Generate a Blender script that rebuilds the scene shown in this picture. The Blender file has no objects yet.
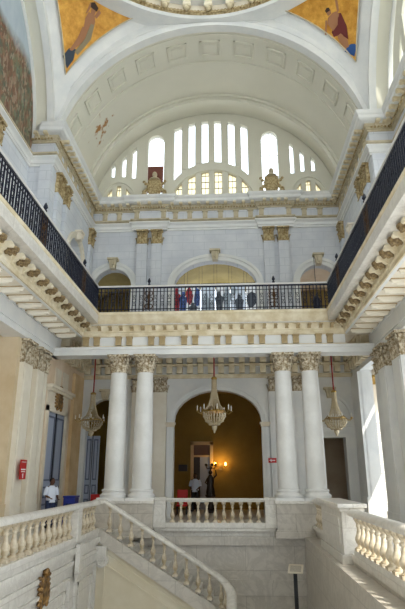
import bpy, bmesh, math, random
from math import sin, cos, pi, sqrt, radians as rad
from mathutils import Vector, noise
random.seed(7)
sc = bpy.context.scene
COL = sc.collection

# ------------------------------------------------------------------ materials
def lin(h):
    h = h.lstrip('#'); v = [int(h[i:i+2], 16)/255 for i in (0, 2, 4)]
    return tuple(((c/12.92) if c <= .04045 else ((c+.055)/1.055)**2.4) for c in v) + (1,)
def newmat(name, rough=.6, metal=0.0):
    m = bpy.data.materials.new(name); m.use_nodes = True
    nt = m.node_tree; b = nt.nodes['Principled BSDF']
    b.inputs['Roughness'].default_value = rough; b.inputs['Metallic'].default_value = metal
    return m, nt, b
def N(nt, t, **kw):
    n = nt.nodes.new(t)
    for k, v in kw.items():
        if k in n.inputs: n.inputs[k].default_value = v
        else: setattr(n, k, v)
    return n
def mixc(nt, fac, a, b, mode='MIX'):
    n = nt.nodes.new('ShaderNodeMix'); n.data_type = 'RGBA'; n.blend_type = mode
    for s, v in ((0, fac), (6, a), (7, b)):
        if hasattr(v, 'is_output') or isinstance(v, bpy.types.NodeSocket): nt.links.new(v, n.inputs[s])
        else: n.inputs[s].default_value = v
    return n.outputs[2]
def mottled(name, c1, c2, scale=1.5, rough=.6, metal=0, bump=0, joints=None, jcol=None, detail=6):
    """two-tone paint or stone; joints = (plane, block width, block height) draws faint block courses"""
    m, nt, b = newmat(name, rough, metal)
    tc = N(nt, 'ShaderNodeTexCoord')
    nz = N(nt, 'ShaderNodeTexNoise', Scale=scale, Detail=detail, Roughness=.6); nt.links.new(tc.outputs['Object'], nz.inputs['Vector'])
    rp = N(nt, 'ShaderNodeValToRGB'); rp.color_ramp.elements[0].position = .38; rp.color_ramp.elements[1].position = .66
    nt.links.new(nz.outputs[0], rp.inputs[0])
    col = mixc(nt, rp.outputs[0], lin(c1), lin(c2))
    if joints:
        sp = N(nt, 'ShaderNodeSeparateXYZ'); nt.links.new(tc.outputs['Object'], sp.inputs[0])
        cb = N(nt, 'ShaderNodeCombineXYZ')
        nt.links.new(sp.outputs['X' if joints[0] == 'x' else 'Y'], cb.inputs[0]); nt.links.new(sp.outputs['Z'], cb.inputs[1])
        br = N(nt, 'ShaderNodeTexBrick', Scale=1.0); br.inputs['Brick Width'].default_value = joints[1]
        br.inputs['Row Height'].default_value = joints[2]; br.inputs['Mortar Size'].default_value = .012
        br.inputs['Color1'].default_value = (0,0,0,1); br.inputs['Color2'].default_value = (0,0,0,1); br.inputs['Mortar'].default_value = (1,1,1,1)
        nt.links.new(cb.outputs[0], br.inputs['Vector'])
        col = mixc(nt, br.outputs['Color'], col, lin(jcol or '#9a968c'))
    nt.links.new(col, b.inputs['Base Color'])
    if bump:
        bp = N(nt, 'ShaderNodeBump', Strength=bump, Distance=.05); nt.links.new(nz.outputs[0], bp.inputs['Height']); nt.links.new(bp.outputs[0], b.inputs['Normal'])
    return m
def marble(name, base, vein, warm, scale=.7):
    m, nt, b = newmat(name, .28)
    tc = N(nt, 'ShaderNodeTexCoord')
    n1 = N(nt, 'ShaderNodeTexNoise', Scale=scale*1.6, Detail=8, Roughness=.65, Distortion=1.6)
    nt.links.new(tc.outputs['Object'], n1.inputs['Vector'])
    r1 = N(nt, 'ShaderNodeValToRGB'); e = r1.color_ramp.elements
    e[0].position = .42; e[0].color = (0,0,0,1); e[1].position = .5; e[1].color = (1,1,1,1); x = e.new(.58); x.color = (0,0,0,1)
    nt.links.new(n1.outputs[0], r1.inputs[0])
    n2 = N(nt, 'ShaderNodeTexNoise', Scale=scale*.8, Detail=4); nt.links.new(tc.outputs['Object'], n2.inputs['Vector'])
    c = mixc(nt, n2.outputs[0], lin(base), lin(warm))
    mu = N(nt, 'ShaderNodeMath', operation='MULTIPLY'); nt.links.new(r1.outputs[0], mu.inputs[0]); mu.inputs[1].default_value = .28
    c = mixc(nt, mu.outputs[0], c, lin(vein))
    sp = N(nt, 'ShaderNodeSeparateXYZ'); nt.links.new(tc.outputs['Object'], sp.inputs[0])
    sm = N(nt, 'ShaderNodeMath', operation='ADD'); nt.links.new(sp.outputs['X'], sm.inputs[0]); nt.links.new(sp.outputs['Y'], sm.inputs[1])
    cb = N(nt, 'ShaderNodeCombineXYZ'); nt.links.new(sm.outputs[0], cb.inputs[0]); nt.links.new(sp.outputs['Z'], cb.inputs[1])
    br = N(nt, 'ShaderNodeTexBrick', Scale=1.0); br.inputs['Brick Width'].default_value = 1.7; br.inputs['Row Height'].default_value = .78; br.inputs['Mortar Size'].default_value = .012
    br.inputs['Color1'].default_value = (0,0,0,1); br.inputs['Color2'].default_value = (0,0,0,1); br.inputs['Mortar'].default_value = (1,1,1,1)
    nt.links.new(cb.outputs[0], br.inputs['Vector']); mj = N(nt, 'ShaderNodeMath', operation='MULTIPLY'); nt.links.new(br.outputs['Fac'], mj.inputs[0]); mj.inputs[1].default_value = .4; c = mixc(nt, mj.outputs[0], c, lin(vein))
    nt.links.new(c, b.inputs['Base Color'])
    return m
def plain(name, c, rough=.5, metal=0, emit=0, trans=0):
    m, nt, b = newmat(name, rough, metal)
    b.inputs['Base Color'].default_value = lin(c)
    if emit: b.inputs['Emission Color'].default_value = lin(c); b.inputs['Emission Strength'].default_value = emit
    if trans: b.inputs['Transmission Weight'].default_value = trans
    return m
M = {}
M['upx'] = mottled('upper_white_paint_facing', '#cbced4', '#dcdee1', .9, .7, joints=('x', 1.1, .42), jcol='#c2c6cb')
M['upy'] = mottled('upper_white_paint_side', '#ccd1d9', '#dee1e4', .9, .7, joints=('y', 1.1, .42), jcol='#c2c6cb')
M['white'] = mottled('white_plaster', '#dedfdd', '#ecebe6', .8, .7)
M['cream'] = mottled('cream_plaster', '#dccfb8', '#eae2d0', 1.1, .7)
M['stonecream'] = mottled('cream_cornice_stone', '#d2c29e', '#ece2c9', 2.2, .75, bump=.15)
M['tan'] = mottled('tan_ornament', '#bdb090', '#d6cab0', 3, .7)
M['ftan'] = mottled('frieze_block_tan', '#a58f66', '#bca883', 4, .7)
M['rosette'] = mottled('brown_rosette', '#5e4a2c', '#a58e64', 9, .6)
M['rib_shade'] = mottled('rib_shade_brown', '#9c8256', '#b89f74', 3, .7)  # brown for the painted shade outline of the soffit ribs
M['pierwall'] = mottled('pier_tan_cream', '#cdb894', '#dccbac', 1.0, .7)
M['shaftc'] = mottled('pilaster_cream', '#e6ddca', '#efe8d8', 1.2, .6)
M['capstone'] = mottled('shade_mottled_capital_stone', '#86704a', '#e8dec8', 10, .75, bump=.3)  # strong dark mottle stands in for shade between the capital leaves
M['gold'] = mottled('dull_gold_ornament', '#8c7444', '#d2bf94', 9, .6, bump=.3)
M['pink'] = mottled('pinkish_wall', '#d8bfa0', '#e6d3ba', .9, .7)
M['ochre'] = mottled('ochre_pier', '#c9a878', '#dcc298', 1, .7)
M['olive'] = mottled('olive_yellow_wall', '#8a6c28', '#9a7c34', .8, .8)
M['olive_up'] = mottled('upper_yellow_vault', '#8f7c3e', '#a38f50', .8, .8)
M['marble'] = marble('grey_veined_marble', '#b5afa5', '#82796b', '#d2cabc')
M['marble_w'] = marble('white_marble', '#d0ccc4', '#a49c90', '#e6e1d6', 1.1)
M['balus'] = mottled('aged_cream_marble', '#ab9a7c', '#dbcfb8', 7, .4)
M['colm'] = mottled('column_marble', '#d6d5d0', '#e6e5e1', 1.2, .4)
M['stair'] = mottled('stair_wall_cream', '#d8ccb0', '#e5dcc6', .8, .55)
M['iron'] = plain('black_iron', '#1a1f30', .45, .4)
M['ironb'] = plain('bronze_iron', '#4a3420', .45, .6)
M['railw'] = plain('pale_wood_rail', '#dad7d2', .35)
M['bronze'] = mottled('bronze_relief', '#3a2716', '#6b4a2a', 8, .4, .6)
M['greydoor'] = plain('grey_blue_door_paint', '#8f98ac', .5)
M['oldgold'] = mottled('old_bronze_gilt', '#4e3518', '#a07a42', 9, .45, .3)
M['greydoor'] = plain('grey_blue_door_paint', '#a0a8ba', .5); M['doorline'] = plain('darker_grey_door_moulding', '#5f6679', .5)
M['dark'] = plain('dark_wood', '#2a1c12', .5)
M['brown'] = plain('brown_wood', '#5a3a1e', .5)
M['red'] = plain('red_paint', '#c01a16', .45)
M['redcord'] = plain('red_velvet_cord', '#8e1616', .8)
M['blue'] = plain('blue_plastic', '#1c2c88', .4)
M['shirt'] = plain('white_cotton', '#dfe6f4', .8)
M['navy'] = plain('navy_cloth', '#1e2a4a', .8)
M['skin'] = plain('brown_skin', '#5a3826', .55)
M['hair'] = plain('black_hair', '#120e0c', .7)
M['mbrown'] = plain('reddish_brown_panel', '#7c4a3c', .7)
M['crystal'] = plain('crystal', '#d6c7a8', .15, .3)
M['brass'] = plain('aged_brass', '#a88a4a', .35, .8)
M['glow'] = plain('lit_bulb', '#ffb84a', .4, emit=30)
M['candle'] = plain('white_candle', '#f2efe6', .5)
M['black'] = plain('black_paint', '#17171a', .5)
M['signwhite'] = plain('white_enamel', '#f2f2f2', .4)
M['shutter'] = plain('white_shutter', '#eeeeee', .5)

# blown-out glass: clear panes that let daylight through
m, nt, b = newmat('window_glass', .05)
tr = N(nt, 'ShaderNodeBsdfTransparent'); gl = N(nt, 'ShaderNodeBsdfGlossy', Roughness=.05); mx = N(nt, 'ShaderNodeMixShader'); mx.inputs[0].default_value = .06
nt.links.new(tr.outputs[0], mx.inputs[1]); nt.links.new(gl.outputs[0], mx.inputs[2]); nt.links.new(mx.outputs[0], nt.nodes['Material Output'].inputs[0])
M['glass'] = m
# old yellowed glass for the lower fan windows
m, nt, b = newmat('frosted_glass', .3)
tr = N(nt, 'ShaderNodeBsdfTransparent', Color=lin('#f6f0dc')); gl = N(nt, 'ShaderNodeBsdfTranslucent', Color=lin('#f8f0d8')); mx = N(nt, 'ShaderNodeMixShader'); mx.inputs[0].default_value = .6
nt.links.new(tr.outputs[0], mx.inputs[1]); nt.links.new(gl.outputs[0], mx.inputs[2]); nt.links.new(mx.outputs[0], nt.nodes['Material Output'].inputs[0])
M['frost'] = m
m, nt, b = newmat('sun_blocking_milk_glass', .3)
gl = N(nt, 'ShaderNodeBsdfTranslucent', Color=lin('#f6f6f2')); nt.links.new(gl.outputs[0], nt.nodes['Material Output'].inputs[0]); M['milk_sunblock'] = m  # translucent panes added to stop direct sun
# vault plaster with rust-coloured damp stains of their own shape
m, nt, b = newmat('vault_plaster', .75)
tc = N(nt, 'ShaderNodeTexCoord')
n1 = N(nt, 'ShaderNodeTexNoise', Scale=.6, Detail=5); nt.links.new(tc.outputs['Object'], n1.inputs['Vector'])
c = mixc(nt, n1.outputs[0], lin('#d6d3c2'), lin('#e6e2d2'))
sp = N(nt, 'ShaderNodeVectorMath', operation='DISTANCE'); nt.links.new(tc.outputs['Object'], sp.inputs[0]); sp.inputs[1].default_value = (-5.1, 21.8, 16.0)
mr = N(nt, 'ShaderNodeMapRange'); mr.inputs[1].default_value = .5; mr.inputs[2].default_value = 1.9; mr.inputs[3].default_value = .16; mr.inputs[4].default_value = -.25
nt.links.new(sp.outputs['Value'], mr.inputs[0])
n2 = N(nt, 'ShaderNodeTexNoise', Scale=2.6, Detail=6, Roughness=.6); nt.links.new(tc.outputs['Object'], n2.inputs['Vector'])
ad = N(nt, 'ShaderNodeMath', operation='ADD'); nt.links.new(mr.outputs[0], ad.inputs[0]); nt.links.new(n2.outputs[0], ad.inputs[1])
rp = N(nt, 'ShaderNodeValToRGB'); rp.color_ramp.elements[0].position = .62; rp.color_ramp.elements[1].position = .72; nt.links.new(ad.outputs[0], rp.inputs[0])
c = mixc(nt, rp.outputs[0], c, lin('#a8763c')); nt.links.new(c, b.inputs['Base Color']); M['vault'] = m
# gold mosaic ground
m, nt, b = newmat('gold_mosaic', .45, .15)
tc = N(nt, 'ShaderNodeTexCoord'); n1 = N(nt, 'ShaderNodeTexNoise', Scale=2.2, Detail=8, Roughness=.7); nt.links.new(tc.outputs['Object'], n1.inputs['Vector'])
rp = N(nt, 'ShaderNodeValToRGB'); e = rp.color_ramp.elements; e[0].position = .35; e[0].color = lin('#b87a1c'); e[1].position = .65; e[1].color = lin('#e6ad48')
nt.links.new(n1.outputs[0], rp.inputs[0]); nt.links.new(rp.outputs[0], b.inputs['Base Color']); M['mosaic'] = m
# crowd mural under a pale sky
m, nt, b = newmat('mural_paint', .6)
tc = N(nt, 'ShaderNodeTexCoord'); sp = N(nt, 'ShaderNodeSeparateXYZ'); nt.links.new(tc.outputs['Object'], sp.inputs[0])
vo = N(nt, 'ShaderNodeTexVoronoi', Scale=5.5); vo.inputs['Randomness'].default_value = 1
sc_ = N(nt, 'ShaderNodeMapping'); sc_.inputs['Scale'].default_value = (1, 1.5, .7); nt.links.new(tc.outputs['Object'], sc_.inputs[0])
ns = N(nt, 'ShaderNodeTexNoise', Scale=2.0, Detail=5); nt.links.new(sc_.outputs[0], ns.inputs['Vector'])
dv = N(nt, 'ShaderNodeVectorMath', operation='ADD'); nt.links.new(sc_.outputs[0], dv.inputs[0]); nt.links.new(ns.outputs['Color'], dv.inputs[1]); nt.links.new(dv.outputs[0], vo.inputs['Vector'])
sx = N(nt, 'ShaderNodeSeparateColor'); nt.links.new(vo.outputs['Color'], sx.inputs[0])
rp = N(nt, 'ShaderNodeValToRGB'); rp.color_ramp.interpolation = 'CONSTANT'; e = rp.color_ramp.elements
e[0].color = lin('#5c4634'); e[1].position = .2; e[1].color = lin('#7d7a5a')
for p, h in ((.36, '#8e6a52'), (.5, '#4c5a48'), (.62, '#a08a74'), (.74, '#6b4030'), (.86, '#b09c88')): x = e.new(p); x.color = lin(h)
nt.links.new(sx.outputs[0], rp.inputs[0])
n2 = N(nt, 'ShaderNodeTexNoise', Scale=.5, Detail=4); nt.links.new(tc.outputs['Object'], n2.inputs['Vector'])
ma = N(nt, 'ShaderNodeMath', operation='MULTIPLY_ADD'); nt.links.new(n2.outputs[0], ma.inputs[0]); ma.inputs[1].default_value = 1.6; nt.links.new(sp.outputs['Z'], ma.inputs[2])
mr = N(nt, 'ShaderNodeMapRange'); mr.inputs[1].default_value = 16.6; mr.inputs[2].default_value = 17.1; nt.links.new(ma.outputs[0], mr.inputs[0])
n3 = N(nt, 'ShaderNodeTexNoise', Scale=1.3, Detail=8, Roughness=.75); nt.links.new(tc.outputs['Object'], n3.inputs['Vector'])
r3 = N(nt, 'ShaderNodeValToRGB'); e = r3.color_ramp.elements; e[0].position = .35; e[0].color = lin('#4a3626'); e[1].position = .7; e[1].color = lin('#8aa08e'); x = e.new(.47); x.color = lin('#8a5f42'); x = e.new(.56); x.color = lin('#4f6650'); nt.links.new(n3.outputs[0], r3.inputs[0]); crowd2 = r3.outputs[0]
sky = mixc(nt, ns.outputs[0], lin('#9fb0bd'), lin('#c3ccd0'))
c = mixc(nt, mr.outputs[0], mixc(nt, .45, rp.outputs[0], crowd2), sky); nt.links.new(c, b.inputs['Base Color']); M['mural'] = m

# ------------------------------------------------------------------ mesh builder
class MB:
    def __init__(s): s.v = []; s.f = []
    def add(s, vs, fs):
        o = len(s.v); s.v += [tuple(p) for p in vs]; s.f += [tuple(i+o for i in f) for f in fs]; return s
    def box(s, x0, x1, y0, y1, z0, z1):
        return s.add([(x0,y0,z0),(x1,y0,z0),(x1,y1,z0),(x0,y1,z0),(x0,y0,z1),(x1,y0,z1),(x1,y1,z1),(x0,y1,z1)],
                     [(0,3,2,1),(4,5,6,7),(0,1,5,4),(1,2,6,5),(2,3,7,6),(3,0,4,7)])
    def mbox(s, mp, u0, u1, d0, d1, z0, z1):
        return s.add([mp(u,d,z) for z in (z0,z1) for u,d in ((u0,d0),(u1,d0),(u1,d1),(u0,d1))],
                     [(0,3,2,1),(4,5,6,7),(0,1,5,4),(1,2,6,5),(2,3,7,6),(3,0,4,7)])
    def lathe(s, cx, cy, prof, n=16, sx=1, sy=1):
        vs = []; fs = []
        for r, z in prof:
            for k in range(n):
                a = 2*pi*k/n; vs.append((cx+r*cos(a)*sx, cy+r*sin(a)*sy, z))
        for i in range(len(prof)-1):
            for k in range(n):
                fs.append((i*n+k, i*n+(k+1)%n, (i+1)*n+(k+1)%n, (i+1)*n+k))
        fs.append(tuple(range(n-1,-1,-1))); fs.append(tuple((len(prof)-1)*n+k for k in range(n)))
        return s.add(vs, fs)
    def tube(s, pts, r, n=6):
        pts = [Vector(p) for p in pts]; rs = r if isinstance(r, (list, tuple)) else [r]*len(pts)
        vs = []; fs = []; up0 = None
        for i, p in enumerate(pts):
            t = (pts[min(i+1, len(pts)-1)]-pts[max(i-1, 0)]).normalized()
            if up0 is None: up0 = Vector((0,0,1)) if abs(t.z) < .9 else Vector((1,0,0))
            a = t.cross(up0).normalized(); b_ = a.cross(t).normalized(); up0 = b_
            for k in range(n):
                g = 2*pi*k/n; vs.append(p+(a*cos(g)+b_*sin(g))*rs[i])
        for i in range(len(pts)-1):
            for k in range(n): fs.append((i*n+k, i*n+(k+1)%n, (i+1)*n+(k+1)%n, (i+1)*n+k))
        fs.append(tuple(range(n-1,-1,-1))); fs.append(tuple((len(pts)-1)*n+k for k in range(n)))
        return s.add(vs, fs)
    def ball(s, c, r, n=10, m_=7, sz=(1,1,1)):
        vs = [(c[0], c[1], c[2]-r*sz[2])]; fs = []
        for i in range(1, m_):
            a = -pi/2+pi*i/m_
            for k in range(n): g = 2*pi*k/n; vs.append((c[0]+r*cos(a)*cos(g)*sz[0], c[1]+r*cos(a)*sin(g)*sz[1], c[2]+r*sin(a)*sz[2]))
        vs.append((c[0], c[1], c[2]+r*sz[2])); L = len(vs)-1
        for k in range(n): fs.append((0, 1+(k+1)%n, 1+k)); fs.append((L, L-n+k, L-n+(k+1)%n))
        for i in range(m_-2):
            for k in range(n): fs.append((1+i*n+k, 1+i*n+(k+1)%n, 1+(i+1)*n+(k+1)%n, 1+(i+1)*n+k))
        return s.add(vs, fs)
    def prism(s, mp, poly, d0, d1):
        n = len(poly)
        return s.add([mp(u,d0,z) for u,z in poly]+[mp(u,d1,z) for u,z in poly],
                     [tuple(range(n)), tuple(range(2*n-1,n-1,-1))]+[(i,(i+1)%n,n+(i+1)%n,n+i) for i in range(n)])
    def loft(s, rings, closed=True, caps=True):
        n = len(rings[0]); fs = []
        for i in range(len(rings)-1):
            for k in range(n if closed else n-1): fs.append((i*n+k, i*n+(k+1)%n, (i+1)*n+(k+1)%n, (i+1)*n+k))
        if caps and closed: fs.append(tuple(range(n-1,-1,-1))); fs.append(tuple((len(rings)-1)*n+k for k in range(n)))
        return s.add([p for r in rings for p in r], fs)
    def band(s, mp, pts_in, pts_out, d0, d1):
        """solid strip between two open (u,z) curves, d0..d1 deep"""
        return s.loft([[mp(a[0],d0,a[1]), mp(b_[0],d0,b_[1]), mp(b_[0],d1,b_[1]), mp(a[0],d1,a[1])] for a, b_ in zip(pts_in, pts_out)])
    def build(s, name, mat, parent=None, smooth=False, bevel=0, **props):
        me = bpy.data.meshes.new(name); me.from_pydata(s.v, [], s.f)
        bm = bmesh.new(); bm.from_mesh(me); bmesh.ops.recalc_face_normals(bm, faces=bm.faces); bm.to_mesh(me); bm.free()
        if smooth:
            me.polygons.foreach_set('use_smooth', [True]*len(me.polygons))
            try: me.set_sharp_from_angle(angle=rad(40))
            except Exception: pass
        me.materials.append(M[mat] if isinstance(mat, str) else mat)
        o = bpy.data.objects.new(name, me); COL.objects.link(o)
        if parent is not None: o.parent = parent; o.matrix_parent_inverse = parent.matrix_world.inverted() if False else o.matrix_parent_inverse
        if bevel:
            b_ = o.modifiers.new('bevel', 'BEVEL'); b_.width = bevel; b_.segments = 2; b_.limit_method = 'ANGLE'
        for k, v in props.items(): o[k] = v
        return o
def tag(o, label, cat, group=None, kind=None):
    o['label'] = label; o['category'] = cat
    if group: o['group'] = group
    if kind: o['kind'] = kind
    return o
def thing(name, label, cat, loc=(0,0,0), group=None, rz=0):
    o = bpy.data.objects.new(name, None); COL.objects.link(o); o.location = loc; o.rotation_euler[2] = rz; o.empty_display_size = .2
    return tag(o, label, cat, group)
def struct(mb, name, mat, parent=None, label=None, **kw):
    o = mb.build(name, mat, parent, **kw)
    if parent is None: o['kind'] = 'structure'
    if label: o['label'] = label
    return o
def dup(o, loc=None, label=None, parent=None):
    c = o.copy(); COL.objects.link(c)
    if loc is not None: c.location = loc
    if label: c['label'] = label
    if parent is not None: c.parent = parent
    for ch in list(o.children): dup(ch, parent=c)
    return c
BACK = lambda Y: (lambda u, d, z: (u, Y+d, z))           # d goes away from the room
LEFT = lambda X: (lambda u, d, z: (X-d, u, z))
RIGHT = lambda X: (lambda u, d, z: (X+d, u, z))

def wall(mp, u0, u1, zlo, zhi, ops, th, name, mat, extra=(), **kw):
    """wall with openings (ua, ub, zb(u), zt(u)); also curved top"""
    f_ = lambda v: v if callable(v) else (lambda u: v)
    zlo, zhi = f_(zlo), f_(zhi); ops = [(a, b_, f_(c_), f_(d_)) for a, b_, c_, d_ in ops]
    us = {u0, u1} | set(extra)
    for a, b_, c_, d_ in ops:
        n = 14
        for i in range(n+1): us.add(round(a+(b_-a)*(.5-.5*cos(pi*i/n)), 5))
    us = sorted(u for u in us if u0-1e-6 <= u <= u1+1e-6)
    m_ = MB(); q = lambda P: m_.add(P, [tuple(range(len(P)))])
    for a, b_ in zip(us, us[1:]):
        if b_-a < 1e-5: continue
        mid = (a+b_)/2; cov = sorted([o for o in ops if o[0] < mid < o[1]], key=lambda o: o[2](mid))
        lo = [zlo(a), zlo(b_)]
        seq = []
        for o in cov:
            seq.append((lo, [o[2](a), o[2](b_)])); lo = [o[3](a), o[3](b_)]
        seq.append((lo, [zhi(a), zhi(b_)]))
        for i, (l, h) in enumerate(seq):
            if h[0]-l[0] < 1e-4 and h[1]-l[1] < 1e-4: continue
            for d in (0, th): q([mp(a,d,l[0]), mp(b_,d,l[1]), mp(b_,d,h[1]), mp(a,d,h[0])])
            q([mp(a,0,l[0]), mp(b_,0,l[1]), mp(b_,th,l[1]), mp(a,th,l[0])]); q([mp(a,0,h[0]), mp(b_,0,h[1]), mp(b_,th,h[1]), mp(a,th,h[0])])
    for a, b_, c_, d_ in ops:
        for u in (a, b_):
            if d_(u)-c_(u) > .01: q([mp(u,0,c_(u)), mp(u,th,c_(u)), mp(u,th,d_(u)), mp(u,0,d_(u))])
    for u in (u0, u1): q([mp(u,0,zlo(u)), mp(u,th,zlo(u)), mp(u,th,zhi(u)), mp(u,0,zhi(u))])
    # merge coincident verts
    o = struct(m_, name, mat, **kw)
    bm = bmesh.new(); bm.from_mesh(o.data); bmesh.ops.remove_doubles(bm, verts=bm.verts, dist=1e-4); bmesh.ops.recalc_face_normals(bm, faces=bm.faces); bm.to_mesh(o.data); bm.free()
    return o
def ell(uc, zs, a, b_): return lambda u: zs+b_*sqrt(max(0, 1-((u-uc)/a)**2))
def arc(uc, zs, a, b_, n=28, t0=pi, t1=0): return [(uc+a*cos(t0+(t1-t0)*i/n), zs+b_*sin(t0+(t1-t0)*i/n)) for i in range(n+1)]
def archivolt(mp, uc, zs, a, b_, w, dep, zjamb=None, mat='white', label=None, keymat=None, keyh=None, n=28):
    """stepped arch moulding with jambs and keystone; structure trim"""
    m_ = MB()
    for (w0, w1, dd) in ((0, w*.55, dep*.6), (w*.55, w, dep)):
        pi_, po = arc(uc, zs, a+w0, b_+w0, n), arc(uc, zs, a+w1, b_+w1, n)
        if zjamb is not None: pi_ = [(uc-a-w0, zjamb)]+pi_+[(uc+a+w0, zjamb)]; po = [(uc-a-w1, zjamb)]+po+[(uc+a+w1, zjamb)]
        m_.band(mp, pi_, po, -dd, .04)
    o = struct(m_, 'trim', mat, label=label)
    if keymat:
        k = MB(); h = keyh or w*1.6
        k.prism(mp, [(uc-.13, zs+b_-.04), (uc+.13, zs+b_-.04), (uc+.2, zs+b_+h), (uc-.2, zs+b_+h)], -dep*2.2, .03)
        k.prism(mp, [(uc-.27, zs+b_+h), (uc+.27, zs+b_+h), (uc+.27, zs+b_+h+.09), (uc-.27, zs+b_+h+.09)], -dep*2.8, .03)
        k.prism(mp, [(uc-.05, zs+b_+.05), (uc+.05, zs+b_+.05), (uc+.09, zs+b_+h-.06), (uc-.09, zs+b_+h-.06)], -dep*2.9, .0)
        k.build('keystone', keymat, o)
    return o
# sweep of a profile (out, z) along a plan path, room on the right-hand side
def plan(path):
    P = [Vector(p) for p in path]; out = []
    for i, p in enumerate(P):
        ns = []
        if i > 0: t = (P[i]-P[i-1]).normalized(); ns.append(Vector((t.y, -t.x)))
        if i < len(P)-1: t = (P[i+1]-P[i]).normalized(); ns.append(Vector((t.y, -t.x)))
        n = ns[0] if len(ns) == 1 else (ns[0]+ns[1])/(1+ns[0].dot(ns[1]))
        out.append((p, n))
    return out
def sweep(mb, path, prof, seg=None):
    pl = plan(path)
    if seg: pl = pl[seg[0]:seg[1]+1]
    mb.loft([[(p.x+n.x*o, p.y+n.y*o, z) for o, z in prof] for p, n in pl]); return mb
def along(path, step, seg=None, margin=.15):
    P = [Vector(p) for p in path]; r = range(len(P)-1) if not seg else range(seg[0], seg[1]); out = []
    for i in r:
        t = P[i+1]-P[i]; L = t.length
        if L < step*.9: 
            continue
        t.normalize(); k = max(1, round((L-2*margin)/step)); s0 = (L-2*margin)/k
        for j in range(k+1): out.append((P[i]+t*(margin+j*s0), Vector((t.y, -t.x)), t))
    return out

# ------------------------------------------------------------------ key dimensions (eye level is z = 0)
FL = -1.75; UP = 6.1; YW = 24.65; YC = 20.1; YF = 19.7; XR = 4.55; XW = 6.4; XA = 7.4; ZS = 13.3; CY = 12.0; RA = 6.0

# ================================================================== SETTING, LOWER STOREY
struct(MB().box(-8.4, 8.4, 19.9, 31, FL-.1, FL).box(-8.4, 8.4, 20.12, 31, FL-.3, FL-.1), 'floor', 'marble_w')
struct(MB().box(-8.4, -3.62, 6, 19.9, FL-.12, FL).box(-8.4, -3.7, 6, 19.9, FL-.3, FL-.12), 'floor', 'marble_w')
struct(MB().box(3.48, 8.4, 6, 19.9, FL-.15, FL), 'floor', 'marble_w')
struct(MB().box(-3.7, 3.3, 6, 20.2, -5.3, -5.1), 'floor', 'marble_w')
struct(MB().box(3.1, 3.95, 6, 20.1, -2.05, -1.98).box(3.16, 3.95, 6, 20.3, -5.1, -2.05).box(3.5, 3.9, 6, 19.9, -1.98, FL-.15), 'wall_right', 'marble')
# marble retaining wall under the far gallery
w = MB().box(-3.65, 3.2, 20.15, 20.5, -5.1, -2.05).box(-3.65, 3.16, 20.02, 20.4, -2.32, -2.05)
w.box(-3.65, 3.16, 20.07, 20.4, -3.5, -3.4).box(-3.65, 3.16, 20.1, 20.4, -3.9, -3.5).box(-3.65, 3.16, 20.06, 20.4, -5.1, -4.6)
struct(w, 'wall_back', 'marble')
# wall under the left gallery, panelled
w = MB().box(-3.95, -3.65, 6, 18.25, -5.1, FL-.12)
w.box(-3.66, -3.55, 6, 18.25, -2.02, FL-.12).box(-3.66, -3.6, 6, 18.25, -2.3, -2.2)
for y0, y1 in ((7, 11.2), (11.6, 15.2), (15.8, 17.9)):
    for k, q in ((0, .08), (.28, .05)):
        a, b_, c_, d_ = y0+k, y1-k, -4.9+k, -2.55-k
        w.box(-3.66, -3.65+q, a, b_, d_-.07, d_).box(-3.66, -3.65+q, a, b_, c_, c_+.07).box(-3.66, -3.65+q, a, a+.07, c_, d_).box(-3.66, -3.65+q, b_-.07, b_, c_, d_)
struct(w, 'wall_left', 'marble_w')

# rear wall of the far gallery, lower storey
cen = (-1.97, 2.05, FL, ell(.04, 2.35, 2.01, 1.42))
wall(BACK(YW), -6.7, 6.9, FL, UP-.35, [cen, (-6.05, -4.35, FL, ell(-5.2, 2.45, .85, .95)), (4.55, 5.75, FL, 1.6)], .45, 'wall_back', 'white')
archivolt(BACK(YW), .04, 2.35, 2.01, 1.42, .3, .12, FL, 'white', 'cream moulded frame of the open round arch in the far lower wall', None)
archivolt(BACK(YW), -5.2, 2.45, .85, .95, .24, .1, FL, 'white', 'white arch moulding behind the left chandelier', 'tan', .34, 20)
archivolt(BACK(YW), 5.2, 2.45, .85, .95, .24, .1, 1.0, 'white', 'white blind arch moulding over the right doorway', 'tan', .34, 20)
for s in (-1, 1):
    struct(MB().box(.04+s*2.16-.24, .04+s*2.16+.24, YW-.2, YW+.02, 2.2, 2.3).box(.04+s*2.16-.2, .04+s*2.16+.2, YW-.17, YW+.02, 2.1, 2.2), 'trim', 'cream')
# right doorway frame and entablature
d = MB()
mp = BACK(YW)
for (a, b_, q) in ((0, .16, .14), (.16, .3, .08)):
    d.mbox(mp, 4.55-b_, 4.55-a, -q, .02, FL, 1.6+b_).mbox(mp, 5.75+a, 5.75+b_, -q, .02, FL, 1.6+b_).mbox(mp, 4.55-a, 5.75+a, -q, .02, 1.6+a, 1.6+b_)
d.mbox(mp, 4.25, 6.05, -.08, .02, 1.9, 2.08).mbox(mp, 4.2, 6.1, -.2, .02, 2.08, 2.16).mbox(mp, 4.16, 6.14, -.26, .02, 2.16, 2.24)
door = struct(d, 'door_1', 'white', label='white moulded door frame at the right end of the far gallery')
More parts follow.
